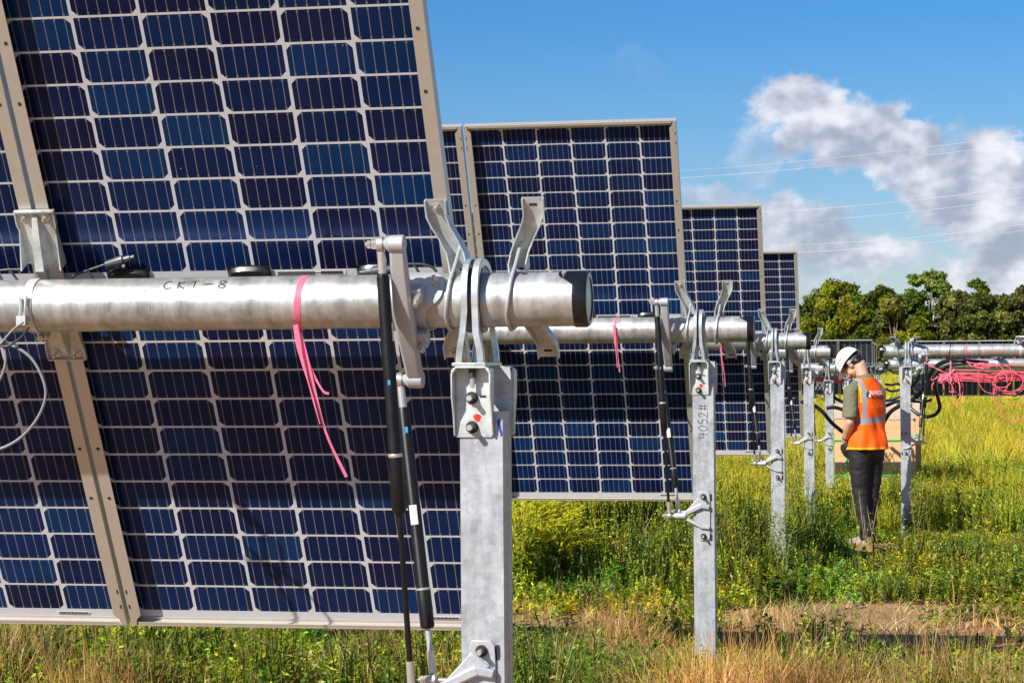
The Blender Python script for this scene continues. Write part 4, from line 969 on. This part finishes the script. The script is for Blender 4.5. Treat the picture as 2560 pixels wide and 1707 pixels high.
for j, tl in enumerate((((2376, 902), (2376, 922), (2372, 940), (2366, 955)), ((2312, 905), (2335, 918), (2360, 930), (2374, 934)), ((2386, 922), (2374, 934), (2360, 948), (2350, 958)), ((2372, 935), (2378, 948), (2372, 958)), ((2362, 936), (2368, 945), (2372, 952)), ((2350, 935), (2352, 945), (2345, 955)))):
    tape([at(a, b, 15.62-.02*j) for a, b in tl], .014, .9, .3).build('tail', M['pinktape'], root, 60)
def cable(pts, r, mt, name, label, cat, group=None, n=8, seg=8):
    q = MB(); q.tube(curve(pts, seg), r, n); o = q.build(name, mt, None, 60); return tag(o, label, cat, group)
HG = 'black cable conduits hung between the rows'
def hose(pl, Y, r, label, y2=None):
    y2 = Y if y2 is None else y2; n = len(pl)-1
    return cable([at(a, b, Y+(y2-Y)*i/n) for i, (a, b) in enumerate(pl)], r*1.12, M['hose'], 'cable_conduit', label, 'conduit', HG)
hose([(2470, 908), (2430, 904), (2395, 901), (2370, 902), (2345, 912), (2325, 936), (2314, 962), (2296, 986), (2272, 1004), (2246, 1016), (2224, 1032), (2205, 1062), (2190, 1080)], 15.93, .019, 'thick black conduit strapped under the tube with red writing', 16.6)
hose([(2460, 912), (2420, 908), (2378, 912), (2352, 927), (2339, 945), (2338, 968), (2345, 995), (2349, 1018), (2338, 1036), (2312, 1041), (2288, 1030), (2266, 1010), (2244, 1003), (2220, 1012), (2190, 1024)], 16.1, .0160, 'black conduit making the big loop right of the pallet', 16.9)
hose([(1950, 935), (1966, 962), (1984, 985), (2007, 1005), (2036, 1014), (2057, 1030), (2077, 1054), (2095, 1070), (2112, 1081), (2145, 1085), (2185, 1060)], 16.2, .017, 'thick black conduit sagging from the fourth row towards the worker')
hose([(2066, 1020), (2084, 1018), (2102, 1022), (2120, 1029), (2160, 1030), (2200, 1010)], 20.9, .020, 'short black conduit passing behind the worker\'s sleeve')
hose([(2058, 925), (2066, 950), (2076, 978), (2090, 996), (2110, 1006)], 21.2, .017, 'black conduit dropping from the fifth row tube')
hose([(2212, 960), (2228, 962), (2246, 960), (2266, 972)], 22, .014, 'upper thin black conduit right of the vest'); hose([(2214, 972), (2230, 978), (2250, 974)], 22.3, .014, 'lower thin black conduit right of the vest')
hose([(2212, 1002), (2232, 998), (2256, 985), (2286, 960), (2300, 935)], 21.4, .016, 'black conduit rising behind the right-hand dampers'); hose([(2256, 1000), (2285, 1003), (2312, 1004), (2330, 998)], 21.6, .014, 'short level black conduit by the right-hand dampers')
q = MB(); x_ = at(2374, 880, Y4-.06).x; q.tube([Vector((x_+.008*math.sin(t), Y4-(TR+.003)*math.cos(t), rows[4][2]+(TR+.003)*math.sin(t))) for t in [2*math.pi*i/32 for i in range(32)]], .004, 6, True)
q.tube([Vector((x_, Y4, rows[4][2]+TR)), Vector((x_, Y4-.01, rows[4][2]+TR+.07))], .003, 6); q.build('zip_tie', M['black'], TUBES[-4]).matrix_parent_inverse = TUBES[-4].matrix_world.inverted()
bpy.context.view_layer.update()
for o in bpy.data.objects:
    if o.name == 'zip_tie': o.matrix_parent_inverse = TUBES[-4].matrix_world.inverted()
# pink cables
PG = 'pink solar cables hung under the right-hand tubes'
def loop_pts(cx_, cy_, rx, ry, Y, turns, j, wob=1.6):
    out = []
    n = int(26*turns)
    for i in range(n+1):
        a = 2*math.pi*turns*i/n+j; k = 1+.05*math.sin(a*1.7+j*2); out.append(at(cx_+rx*k*math.cos(a)+wob*math.sin(3.1*i/n*6+j), cy_+ry*k*math.sin(a)+wob*math.cos(2.3*i/n*6+j), Y+.05*math.sin(a*.5+j)))
    return out
def coil(label, loops, r=.0036):
    root = empty('cable_coil', (0, 0, 0), 0, label, 'cable coil', PG)
    for (cx_, cy_, rx, ry, Y, turns, j) in loops:
        q = MB(); q.tube(curve(loop_pts(cx_, cy_, rx, ry, Y, turns, j), 2), r, 6); q.build('cable_loop', M['pinkcable'], root, 60)
    return root
coil('large loose pink cable coil at the right edge, thick ring of strands', [(2521, 952, 38, 27, 15.58, 2.0, .3), (2524, 956, 41, 29, 15.62, 1.5, 1.2), (2528, 962, 44, 34, 15.58, 1.0, 3.3), (2526, 974, 43, 42, 15.55, 1.0, .9), (2530, 990, 46, 62, 15.53, 1.0, 4.4)])
coil('thin open pink cable loop left of the large coil', [(2482, 948, 38, 37, 15.48, 1.0, .2), (2500, 938, 30, 30, 15.50, .8, 4.6)])
coil('small hanging pink cable loop below the tape knot', [(2391, 983, 11, 27, 15.58, 1.0, .4), (2386, 960, 14, 22, 15.62, .9, 1.1), (2397, 968, 10, 30, 15.60, .8, 3.7)])
coil('flat pink cable loops tucked just under the tube', [(2456, 913, 20, 7, 15.43, 1.6, .3), (2448, 915, 14, 6, 15.41, 1.0, 2.0)])
root = empty('cable_bundle', (0, 0, 0), 0, 'long sagging bundle of pink cables running to the right edge', 'cable bundle', PG)
for j in range(13):
    yy = 932+j*1.6; ph = random.uniform(0, 6); q = MB()
    pts = [(2342+random.uniform(0, 12), yy+random.uniform(-4, 10))]+[(x, yy+4*math.sin((x-2350)/210*math.pi+0)*(.3+.1*j/4)+1.6*math.sin(x*.05+ph)) for x in range(2370, 2600, 18)]
    q.tube(curve([at(a, b, 15.60+.02*math.sin(j*2.1)+.03*(j % 3)) for a, b in pts], 4), .0035, 6); q.build('strand', M['pinkcable'], root, 60)
for j, pl in enumerate((((2440, 912), (2475, 914), (2520, 912), (2600, 914)), ((2415, 904), (2440, 909), (2470, 913), (2480, 915)), ((2385, 925), (2440, 926), (2500, 928), (2600, 930)), ((2335, 955), (2330, 965), (2331, 975)), ((2355, 948), (2358, 962), (2360, 972)), ((2345, 940), (2334, 950), (2326, 948)), ((2372, 950), (2382, 968), (2383, 980), (2372, 978)))):
    q = MB(); q.tube(curve([at(a, b, 15.55) for a, b in pl], 6), .0045 if j else .0055, 6); q.build('strand', M['pinkcable'], root, 60)
for (xa, ya, xb, yb, lab) in ((2486, 985, 2507, 978, 'black plug on the left of the pink coil'), (2534, 989, 2550, 985, 'black plug on the right of the pink coil'), (2393, 996, 2398, 983, 'small black plug on the small hanging pink loop')):
    q = MB(); q.turned(at(xa, ya, 15.5), at(xb, yb, 15.5), [(0, .006), (.1, .011), (.45, .012), (.5, .009), (.9, .009), (1, .005)], 10); tag(q.build('cable_plug', M['black'], None, 40), lab, 'plug', 'black plugs on the pink cables')
# pink/grey cables seen between the fifth row posts
root = empty('cable_bundle', (0, 0, 0), 0, 'short stretch of pink cables seen between the fourth and fifth posts', 'cable bundle', PG)
for j in range(6):
    q = MB(); q.tube(curve([at(a, 940+j*2+b, 21.3) for a, b in ((1950, 2), (2000, 0), (2035, 2), (2075, 4), (2110, 6))], 4), .005, 6); q.build('strand', M['pinkcable'], root, 60)
root = empty('cable_bundle', (0, 0, 0), 0, 'tangle of grey leads hanging between the fourth and fifth posts', 'cable bundle')
for j in range(14):
    q = MB(); x0 = 2036+random.uniform(-4, 50); s_ = random.choice((-1, 1)); q.tube(curve([at(x0, 950, 21.5), at(x0+s_*random.uniform(4, 14), 962+random.uniform(0, 8), 21.5), at(x0+s_*random.uniform(8, 24), 985+random.uniform(0, 12), 21.5), at(x0+random.uniform(-10, 22), 990+random.uniform(0, 14), 21.5)], 5), .0045, 5); q.build('lead', M['wire'], root, 60)
# leads and plugs on the nearest modules
LG_ = 'module leads lying along the nearest panel'
def lead(pts, Y, label, plug=None, r=.0032):
    root = empty('module_lead', (0, 0, 0), 0, label, 'cable', LG_); q = MB(); q.tube(curve([at(a, b, Y) for a, b in pts], 8), r, 8); q.build('cable', M['cord'], root, 60)
    if plug:
        (xa, ya), (xb, yb) = plug; q = MB(); q.turned(at(xa, ya, Y), at(xb, yb, Y), [(0, .004), (.05, .0085), (.28, .0098), (.45, .0112), (.62, .0112), (.66, .0075), (.86, .0075), (.88, .0050), (1, .0050)], 16); q.build('connector', M['conn'], root, 40)
    return root
lead([(184, 712), (179, 700), (184, 690), (205, 681), (240, 669), (278, 656)], -.045, 'black lead with grey plug rising beside the first seam bracket', ((262, 662), (336, 642)))
lead([(236, 706), (228, 690), (218, 674)], -.050, 'short black lead hooked over the plug lead')
lead([(0, 676), (22, 674), (36, 674), (54, 674)], -.045, 'black lead at the left edge above the tube')
lead([(26, 676), (36, 690), (45, 702)], -.046, 'short black lead dropping behind the tube at the left edge')
lead([(985, 670), (1004, 663), (1030, 660), (1058, 661), (1080, 668), (1092, 680)], -.060, 'black lead curving behind the nearest lever casting', ((988, 672), (900, 682)))
lead([(1036, 660), (1042, 672), (1048, 684)], -.061, 'short black lead tied below the curving one')
# grey wires and ties hanging at the left edge
WG = 'grey wires hanging from the tube at the left edge'
def wire(pts, Y, label, r=.0036, m_='wire'): return cable([at(a, b, Y) for a, b in pts], r, M[m_], 'hanging_wire', label, 'wire', WG)
wire([(-30, 858), (5, 858), (40, 868), (75, 892), (100, 930), (114, 975), (108, 1015), (85, 1058), (50, 1095), (10, 1118), (-30, 1128)], -.195, 'long grey wire arcing down and back at the left edge')
wire([(-12, 835), (5, 850), (12, 875), (14, 905), (6, 935), (-10, 965)], -.20, 'short grey wire hanging straight at the left edge')
wire([(2, 860), (20, 838), (38, 820), (58, 806)], -.205, 'grey tie wire leading up to the strap', .003)
wire([(-8, 862), (14, 866), (36, 856), (58, 838), (72, 818)], -.208, 'black zip tie holding the grey wires together', .0030, 'cord')
q = MB(); c0 = at(55, 800, -.19)
q.tube(curve([at(48, 742, -.185), at(52, 765, -.188), at(50, 795, -.186)], 5), .0045, 8); q.tube(curve([at(66, 740, -.185), at(63, 770, -.188), at(62, 800, -.186)], 5), .0035, 8); q.box(c0.x-.012, c0.x+.010, c0.y-.006, c0.y+.012, c0.z-.012, c0.z+.010)
tag(q.build('wire_clip', M['zinc'], None, 40), 'metal wire clip on the strap at the left edge', 'clip')

# ------------------------------------------------------------------ pallets of cartons
CARD, T, p = mat('cardboard'); c = objco(T); n1 = T.noise(T.vm('MULTIPLY', c, (1, 1, 8)), 5, 5, .6)
x_, y_, z_ = T.sep(c); seam = T.m('LESS_THAN', T.m('ABSOLUTE', T.m('SUBTRACT', T.m('FRACT', T.m('MULTIPLY', z_, 5.6)), .5)), .022)
setp(T, p, T.mix(T.m('MULTIPLY', seam, .5), T.mix(n1, (.58, .31, .15), (.70, .41, .22)), (.28, .15, .08)), .7, 0, .3)
WRAP = simple('plastic_wrap', (.56, .42, .34), .16, 0, .22, 9, spec=.7)
STRAP = simple('green_strap', (.03, .50, .10), .4); WOOD = simple('pallet_wood', (.34, .24, .15), .8, 0, .25, 12)
def pallet(xa, xb, ya, yb, z0, z1, label):
    root = empty('carton_pallet', ((xa+xb)/2, ya, z0), 0, label, 'pallet', 'strapped pallets of cartons'); w_ = (xb-xa)/2; H = z1-z0; D = yb-ya
    b = MB()
    for xx in (-w_, -.05, w_-.1): b.box(xx, xx+.1, .01, D, .0, .09)
    b.box(-w_, w_, 0, D, .09, .115); b.build('wooden_base', WOOD, root, 0, .003)
    b = MB(); b.box(-w_+.01, w_-.01, .01, D-.01, .115, H-.02); b.build('cartons', CARD, root, 0, .006)
    b = MB(); xsn = 26; rowsn = []
    for j, (zz, off) in enumerate(((H-.20, .006), (H-.15, .010), (H-.08, .009), (H-.005, .004))):
        rowsn.append([Vector((-w_+2*w_*i/xsn, .01-off-.006*random.random(), zz+(.012*math.sin(i*.9+j)*(1 if j == 0 else .3)))) for i in range(xsn+1)])
    rowsn.append([Vector((q.x, D*.5, H+.008*random.random())) for q in rowsn[-1]]); rowsn.append([Vector((q.x, D, H)) for q in rowsn[-1]])
    b.loft(rowsn, False); b.build('plastic_wrap', WRAP, root, 40)
    for xx in (-w_*.70, w_*.72):
        b = MB(); b.box(xx-.011, xx+.011, -.006, -.003, .02, H+.010); b.box(xx-.011, xx+.011, -.006, D, H+.010, H+.012); b.build('strap', STRAP, root, 0)
    for zz in (.20, H-.46):
        b = MB(); b.box(-w_-.001, w_+.001, -.0035, -.0010, zz-.010, zz+.010); b.build('strap', STRAP, root, 0)
A = at(2086, 1216, 22.5); B = at(2290, 1008, 22.5)
pallet(A.x, B.x, 22.5, 24.3, A.z-.06, B.z, 'cardboard cartons on a pallet with green straps behind the worker')
A = at(2105, 1190, 24.9); B = at(2300, 1002, 24.9)
pallet(A.x+.08, B.x+.02, 24.9, 26.0, A.z-.06, B.z, 'second pallet of cartons just showing behind the first one')

# ------------------------------------------------------------------ the worker
def cap(m_, p0, p1, r0, r1, n=20, sx=1.0):
    p0, p1 = Vector(p0), Vector(p1); d = (p1-p0).normalized(); a = d.cross(Vector((0, 1, 0)))
    a = a.normalized() if a.length > .1 else Vector((1, 0, 0)); b = d.cross(a); rings = []
    for t in range(1, 7): u = math.pi/2*(1-t/6); rings.append((p0-d*r0*math.sin(u), r0*math.cos(u)+1e-4))
    for t in range(0, 7): u = math.pi/2*t/6; rings.append((p1+d*r1*math.sin(u), r1*math.cos(u)+1e-4))
    m_.loft([[c_+(a*math.cos(2*math.pi*i/n)*sx+b*math.sin(2*math.pi*i/n))*r for i in range(n)] for c_, r in rings])
def ell(m_, c_, r, rot=None, n=24, k=14):
    rot = rot or Matrix.Identity(3); rings = []
    for j in range(k+1):
        u = math.pi*j/k; s = max(math.sin(u), 1e-3)
        rings.append([Vector(c_)+rot @ Vector((r[0]*s*math.cos(2*math.pi*i/n), r[1]*s*math.sin(2*math.pi*i/n), r[2]*math.cos(u))) for i in range(n)])
    m_.loft(rings)
def remesh(m_, name, mt, parent, vox=.009, smooth=4, disp=None):
    me = m_.mesh('tmp', mt, 0); o = bpy.data.objects.new(name, me); COL.objects.link(o)
    r = o.modifiers.new('r', 'REMESH'); r.mode = 'VOXEL'; r.voxel_size = vox
    s = o.modifiers.new('s', 'SMOOTH'); s.factor = .6; s.iterations = smooth
    dg = bpy.context.evaluated_depsgraph_get(); me2 = bpy.data.meshes.new_from_object(o.evaluated_get(dg)); o.modifiers.clear(); o.data = me2
    if disp:
        ns = [v.normal.copy() for v in me2.vertices]
        for v, nn in zip(me2.vertices, ns): v.co += nn*disp(v.co)
    me2.materials.clear(); me2.materials.append(mt); me2.shade_smooth(); o.parent = parent; return o
SKIN = simple('skin', (.52, .27, .17), .5, 0, .10, 25); HAIR = simple('dark_hair', (.012, .008, .006), .5, 0, .4, 80)
SHIRT = simple('olive_shirt', (.135, .135, .085), .85, 0, .12, 30); PANTS = simple('black_trousers', (.009, .0075, .010), .75, 0, .2, 20)
fp = at(2168, 1361, 15.0); BR = R(43)
W_ = empty('person', (fp.x, 15.0, fp.z), 0, 'worker in a white hard hat and orange vest, head bowed, hands in pockets', 'person'); W_.rotation_euler = (0, 0, BR)
HR = Matrix.Rotation(R(24), 3, 'Z') @ Matrix.Rotation(R(-53), 3, 'X')         # head frame: turned left, bowed
HC = Vector((-.03, .135, 1.640)); Hp = lambda x, y, z: HC + HR @ Vector((x, y, z))
b = MB()
ell(b, Hp(0, -.006, .022), (.074, .093, .088), HR); ell(b, Hp(0, .022, -.045), (.058, .068, .070), HR); ell(b, Hp(0, .055, -.088), (.030, .028, .026), HR)
cap(b, Hp(0, .084, .012), Hp(0, .108, -.030), .011, .015); ell(b, Hp(0, .084, -.060), (.026, .014, .010), HR); ell(b, Hp(0, .080, .030), (.050, .016, .012), HR)
for s in (-1, 1):
    ell(b, Hp(s*.076, -.004, -.008), (.010, .020, .034), HR @ Matrix.Rotation(s*.25, 3, 'Z')); ell(b, Hp(s*.030, .083, .008), (.013, .009, .009), HR); ell(b, Hp(s*.038, .058, -.035), (.026, .030, .030), HR)
cap(b, (0, .0, 1.44), Hp(0, -.040, -.055), .062, .058); cap(b, (-.10, 0, 1.43), (.10, 0, 1.43), .045, .045)
ell(b, (0, .0, 1.28), (.165, .100, .20)); ell(b, (0, .0, 1.05), (.14, .09, .16)); cap(b, (-.05, 0, .97), (.05, 0, .97), .09, .09)
ARM = {-1: [(-.185, -.010, 1.425), (-.228, -.035, 1.120), (-.182, .085, .955)], 1: [(.170, .035, 1.425), (.175, .105, 1.14), (.150, .17, .94)]}
for s in (-1, 1):
    S0, E0, H0 = (Vector(q) for q in ARM[s]); cap(b, S0+Vector((0, 0, -.03)), E0, .044, .039); cap(b, E0, E0.lerp(H0, .35), .042, .045); cap(b, E0.lerp(H0, .3), H0, .044, .029)
    hd = Vector((s*-.015, .035, -.085)); cap(b, H0, H0+hd*.7, .030, .034, sx=.75)
    for k_ in range(4): f0 = H0+hd*.75+Vector((0, -.026+.018*k_, 0)); cap(b, f0, f0+Vector((-s*.012, .012+.002*k_, -.055-.008*(1.5-abs(k_-1.4)))), .0095, .008)
    cap(b, H0+Vector((0, .018, -.02)), H0+Vector((-s*.004, .052, -.062)), .011, .009)
FOOT = {-1: (-.066, -.03), 1: (.050, .04)}
for s in (-1, 1): fx, fy = FOOT[s]; cap(b, (s*.08, 0, .92), (s*.072, .010, .52), .06, .045); cap(b, (s*.072, .010, .52), (fx, fy-.026, .10), .042, .032)
remesh(b, 'body', SKIN, W_, .0075, 3)
h = MB(); ell(h, Hp(0, -.020, .030), (.081, .092, .090), HR); ell(h, Hp(0, -.060, -.018), (.066, .042, .062), HR)
for s in (-1, 1): ell(h, Hp(s*.066, .020, .030), (.014, .040, .030), HR)
remesh(h, 'hair', HAIR, W_, .007, 2, lambda c_: .003*noise.noise(c_*60))
# beard shadow on the jaw
bs = MB(); ell(bs, Hp(0, .028, -.072), (.0585, .062, .045), HR); remesh(bs, 'stubble', simple('stubble', (.26, .135, .09), .7), W_, .008, 2)
# shirt with sleeves and collar
sh = MB(); ell(sh, (0, 0, 1.28), (.178, .112, .21)); ell(sh, (0, .0, 1.06), (.155, .104, .17)); cap(sh, (-.125, -.005, 1.440), (.105, -.005, 1.440), .058, .055)
for s in (-1, 1):
    S0, E0, H0 = (Vector(q) for q in ARM[s]); cap(sh, S0+Vector((-s*.03, 0, -.01)), S0.lerp(E0, .12), .066, .066); S1 = S0.lerp(E0, .86); d = (S1-S0)
    n_ = 22; a_ = Vector((1, 0, 0)); rings = []
    for t in (0, .3, .6, .85, .97, 1.0): r_ = .064+.006*t; q = S0.lerp(S1, t); rings.append([q+Vector((math.cos(u)*r_, math.sin(u)*r_*1.12, 0)) for u in [2*math.pi*i/n_ for i in range(n_)]])
    sh.loft(rings)
fold = lambda c_: .0045*noise.noise(Vector((c_.x*9, c_.y*9, c_.z*16)))+.003*noise.noise(c_*30)
remesh(sh, 'shirt', SHIRT, W_, .009, 3, fold)
co = MB(); rings = []
for (rx, ry, z, yo) in ((.088, .082, 1.475, .004), (.078, .076, 1.512, .010), (.072, .070, 1.545, .020), (.078, .076, 1.543, .020), (.086, .084, 1.505, .008), (.100, .092, 1.478, .004)):
    rings.append([Vector((rx*math.cos(u), yo+ry*math.sin(u), z+.012*math.sin(-u)-.0)) for u in [2*math.pi*i/28 for i in range(28)]])
co.loft(rings, True, False); co.build('collar', SHIRT, W_, 60)
# trousers
tr_ = MB(); ell(tr_, (0, .0, .940), (.168, .128, .14)); ell(tr_, (0, -.036, .88), (.158, .112, .12))
for s in (-1, 1):
    fx, fy = FOOT[s]; K = Vector((s*.070, .012, .51)); cap(tr_, (s*.080, -.006, .88), K, .110, .076); cap(tr_, K, (fx, fy-.028, .13), .074, .050)
    cap(tr_, (fx, fy-.026, .14), (fx, fy-.02, .085), .055, .060); ell(tr_, (s*.150, .085, .880), (.058, .068, .085))
def pf(c_): return .008*noise.noise(Vector((c_.x*7+c_.z*5, c_.y*7, c_.z*15)))+.005*noise.noise(Vector((c_.x*14, c_.y*14, c_.z*30+3)))*(1 if c_.z > .3 else 1.8)
remesh(tr_, 'trousers', PANTS, W_, .010, 3, pf)
for s in (-1, 1):
    fx, fy = FOOT[s]; q = MB(); rings = []
    for y_, w2, h_ in ((-.085, .026, .075), (-.06, .036, .095), (.0, .040, .105), (.07, .042, .075), (.13, .044, .055), (.175, .034, .045), (.195, .015, .030)):
        rings.append([Vector((fx+w2*a, fy+y_, .002+h_*b_)) for a, b_ in ((-.9, 0), (.9, 0), (1, .35), (.8, .8), (.35, 1), (-.35, 1), (-.8, .8), (-1, .35))])
    q.loft(rings); q.build('boot', simple('work_boot', (.30, .25, .21), .8), W_, 50, .004)
wb = MB(); H0 = Vector(ARM[-1][2]); E0 = Vector(ARM[-1][1]); d = (H0-E0).normalized(); a = d.orthogonal().normalized(); b2 = d.cross(a); q0 = H0-d*.03
wb.tube([q0+(a*math.cos(t)+b2*math.sin(t))*.030 for t in [2*math.pi*i/20 for i in range(20)]], .006, 6, True); wb.build('watch', M['black'], W_, 40)
# vest: shell over the torso, open at the arms
VM_, T, p = mat('vest_fabric'); c = objco(T); x_, y_, z_ = T.sep(c); ax = T.m('ABSOLUTE', x_)
band = lambda v, c0, hw: T.m('LESS_THAN', T.m('ABSOLUTE', T.m('SUBTRACT', v, c0)), hw)
vc = T.m('ADD', .112, T.m('MULTIPLY', T.m('MAXIMUM', T.m('SUBTRACT', 1.36, z_), 0), .06))
above = T.m('GREATER_THAN', z_, 1.13)
st = T.m('MULTIPLY', T.m('LESS_THAN', T.m('ABSOLUTE', T.m('SUBTRACT', ax, vc)), .0195), above); hb = band(z_, T.m('ADD', 1.140, T.m('MULTIPLY', x_, .09)), .0265)
silver = T.m('MAXIMUM', st, hb)
yel = T.m('MULTIPLY', T.m('MULTIPLY', T.m('LESS_THAN', T.m('ABSOLUTE', T.m('SUBTRACT', ax, vc)), .040), T.m('GREATER_THAN', ax, T.m('ADD', vc, .0235))), T.m('GREATER_THAN', z_, 1.30))
hem = T.m('LESS_THAN', z_, .893)
base = T.mix(T.m('MAXIMUM', yel, T.m('MULTIPLY', hem, .6)), (1.0, .120, .003), (1.0, .48, .012))
seam = T.m('MULTIPLY', T.m('LESS_THAN', ax, .004), T.m('LESS_THAN', y_, 0)); base = T.mix(T.m('MULTIPLY', seam, .5), base, (.75, .05, .005))
setp(T, p, T.mix(silver, base, (.25, .25, .28)), T.mr(silver, 0, 1, .65, .45), 0, .3)
vs_, fs_ = [], []; NV = 96; NZ = 70; Zs = [.872+(1.520-.872)*j/NZ for j in range(NZ+1)]
def vest_pt(u, z):
    zk = (.87, .95, 1.05, 1.15, 1.25, 1.35, 1.42, 1.462, 1.490, 1.520); 
    ra = float(np.interp(z, zk, (.196, .188, .174, .177, .190, .196, .192, .168, .128, .092))); rb_ = float(np.interp(z, zk, (.172, .162, .140, .134, .137, .130, .112, .098, .090, .084)))
    c_, s_ = math.cos(u), math.sin(u); e = .82; x = ra*math.copysign(abs(c_)**e, c_); y = rb_*math.copysign(abs(s_)**e, s_)-.004+.010*max(0, (z-1.4)/.12)
    k = .014*noise.noise(Vector((x*8+3, y*8, z*3.2)))+.011*noise.noise(Vector((x*15+z*7, y*15, z*6)))*(1.3-(z-.87)); low = max(0, 1-(z-.87)/.3)
    k += .006*low*math.sin(u*9+2*math.sin(z*11)); L = math.hypot(x, y); return Vector((x*(1+k/L), y*(1+k/L), z))
q = MB(); rings = [[vest_pt(2*math.pi*i/NV, z) for i in range(NV)] for z in Zs]; q.loft(rings, True, False)
vest = q.build('vest', VM_, W_, 80); so_ = vest.modifiers.new('thick', 'SOLIDIFY'); so_.thickness = .003
# arm holes: sleeves pass through, so only bind the edge with tape
VB = BVHTree.FromPolygons([v.co[:] for v in vest.data.vertices], [tuple(f.vertices) for f in vest.data.polygons])
def text_on(txt, size, mt, fn, name, parent, sub=2):
    cu = bpy.data.curves.new('t', 'FONT'); cu.body = txt; cu.size = size; cu.resolution_u = 3; cu.offset = size*.018
    o = bpy.data.objects.new('t', cu); COL.objects.link(o); bpy.context.view_layer.update(); me = bpy.data.meshes.new_from_object(o.evaluated_get(bpy.context.evaluated_depsgraph_get())); bpy.data.objects.remove(o)
    import bmesh
    bm = bmesh.new(); bm.from_mesh(me); bmesh.ops.triangulate(bm, faces=bm.faces)
    xs_ = [v.co.x for v in bm.verts]; cx_ = (min(xs_)+max(xs_))/2
    bmesh.ops.subdivide_edges(bm, edges=bm.edges, cuts=1)
    for v in bm.verts: v.co = fn(v.co.x-cx_, v.co.y)
    bm.to_mesh(me); bm.free(); me.materials.clear(); me.materials.append(mt); o = bpy.data.objects.new(name, me); COL.objects.link(o); o.parent = parent; return o
def on_back(z0, x0=0):
    def f(u, v):
        hit = VB.ray_cast(Vector((x0+u, -.6, z0+v)), Vector((0, 1, 0)))[0]
        return (hit if hit else Vector((x0+u, -.14, z0+v)))+Vector((0, -.0035, 0))
    return f
WHT = simple('white_print', (.85, .85, .85), .5, 0, .03); BLK = simple('black_print', (.02, .02, .03), .5, 0, .1); ORG = simple('orange_print', (.72, .13, .04), .5, 0, .05)
text_on('RANGER', .050, WHT, on_back(1.372, .030), 'lettering', vest); text_on('POWER', .047, BLK, on_back(1.328, .030), 'lettering', vest)
f = on_back(1.366, -.082); q = MB()
pl = [(0, .040), (.022, .006), (.020, -.016), (0, -.030), (-.020, -.016), (-.022, .006)]; q.add([f(a, b_) for a, b_ in pl], [(0, 1, 2, 3, 4, 5)]); q.k = 1
q.add([f(a*.45+.006, b_*.55-.006)+Vector((0, -.001, 0)) for a, b_ in pl], [(0, 1, 2, 3, 4, 5)]); q.build('logo', [BLK, WHT], vest, 0)
# hard hat in the head frame
hat = MB(); HM = simple('white_hard_hat', (.82, .79, .80), .28, 0, .02, 30, coat=.3); n_ = 40
def hr(rx, ry, z, yo=0, brim=0):
    out = []
    for i in range(n_):
        u = 2*math.pi*i/n_; k = 1+brim*max(0, math.sin(u))**2; out.append(Hp(rx*math.cos(u), yo+ry*math.sin(u)*k, z-.022*brim*max(0, math.sin(u))**2+.010*(1-max(0, math.sin(u)))))
    return out
prof = [(.108, .135, .040), (.107, .133, .060), (.103, .127, .085), (.094, .116, .112), (.078, .098, .136), (.055, .070, .154), (.028, .036, .163), (.001, .001, .165)]
rings = [hr(.113, .141, .030, brim=.30), hr(.116, .146, .034, brim=.36), hr(.112, .138, .040, brim=.10)]+[hr(a, b_, z) for a, b_, z in prof]
hat.loft(rings, True, False)
inner = [hr(.113, .141, .030, brim=.30), hr(.103, .128, .038), hr(.100, .122, .07), hr(.080, .098, .115), hr(.001, .001, .135)]; hat.loft(inner, True, False)
ho = hat.build('hard_hat', HM, W_, 50)
rd = MB(); rd.tube([Hp(0, .125*math.cos(t), .030+.138*math.sin(t)) for t in [math.pi*(.12+.76*i/14) for i in range(15)]], .006, 8); rd.build('crown_ridge', HM, ho, 60)
hs = MB(); hs.loft([[Hp(.088*math.cos(u), -.006+.108*math.sin(u), z) for z in (.030, -.002)] for u in [math.pi*(1.05+.9*i/16) for i in range(17)]], False); hs.build('headband', M['dark'], ho, 60)
st_ = MB(); st_.loft([[Hp(-.091, -.030, .036), Hp(-.091, .004, .030)], [Hp(-.091, -.050, .004), Hp(-.090, -.014, -.004)]], False); st_.loft([[Hp(-.0925, -.022, .034), Hp(-.0925, .006, .03)], [Hp(-.0925, -.046, .006), Hp(-.0925, -.012, -.002)]], False); st_.build('grey_strap', simple('strap_grey', (.30, .30, .30), .6), ho, 0)
HB = BVHTree.FromPolygons([v.co[:] for v in ho.data.vertices], [tuple(f_.vertices) for f_ in ho.data.polygons])
def on_hat(z0):
    def f(u, v):
        o_ = Hp(-.4, u*-1.0+.012, z0+v); dr = HR @ Vector((1, 0, 0)); hit = HB.ray_cast(o_, dr)[0]
        return (hit if hit else Hp(-.105, -u+.012, z0+v))-dr*.0015
    return f
text_on('ASSEMBLY', .026, ORG, on_hat(.088), 'lettering', ho); text_on('S O L A R', .025, BLK, on_hat(.060), 'lettering', ho)
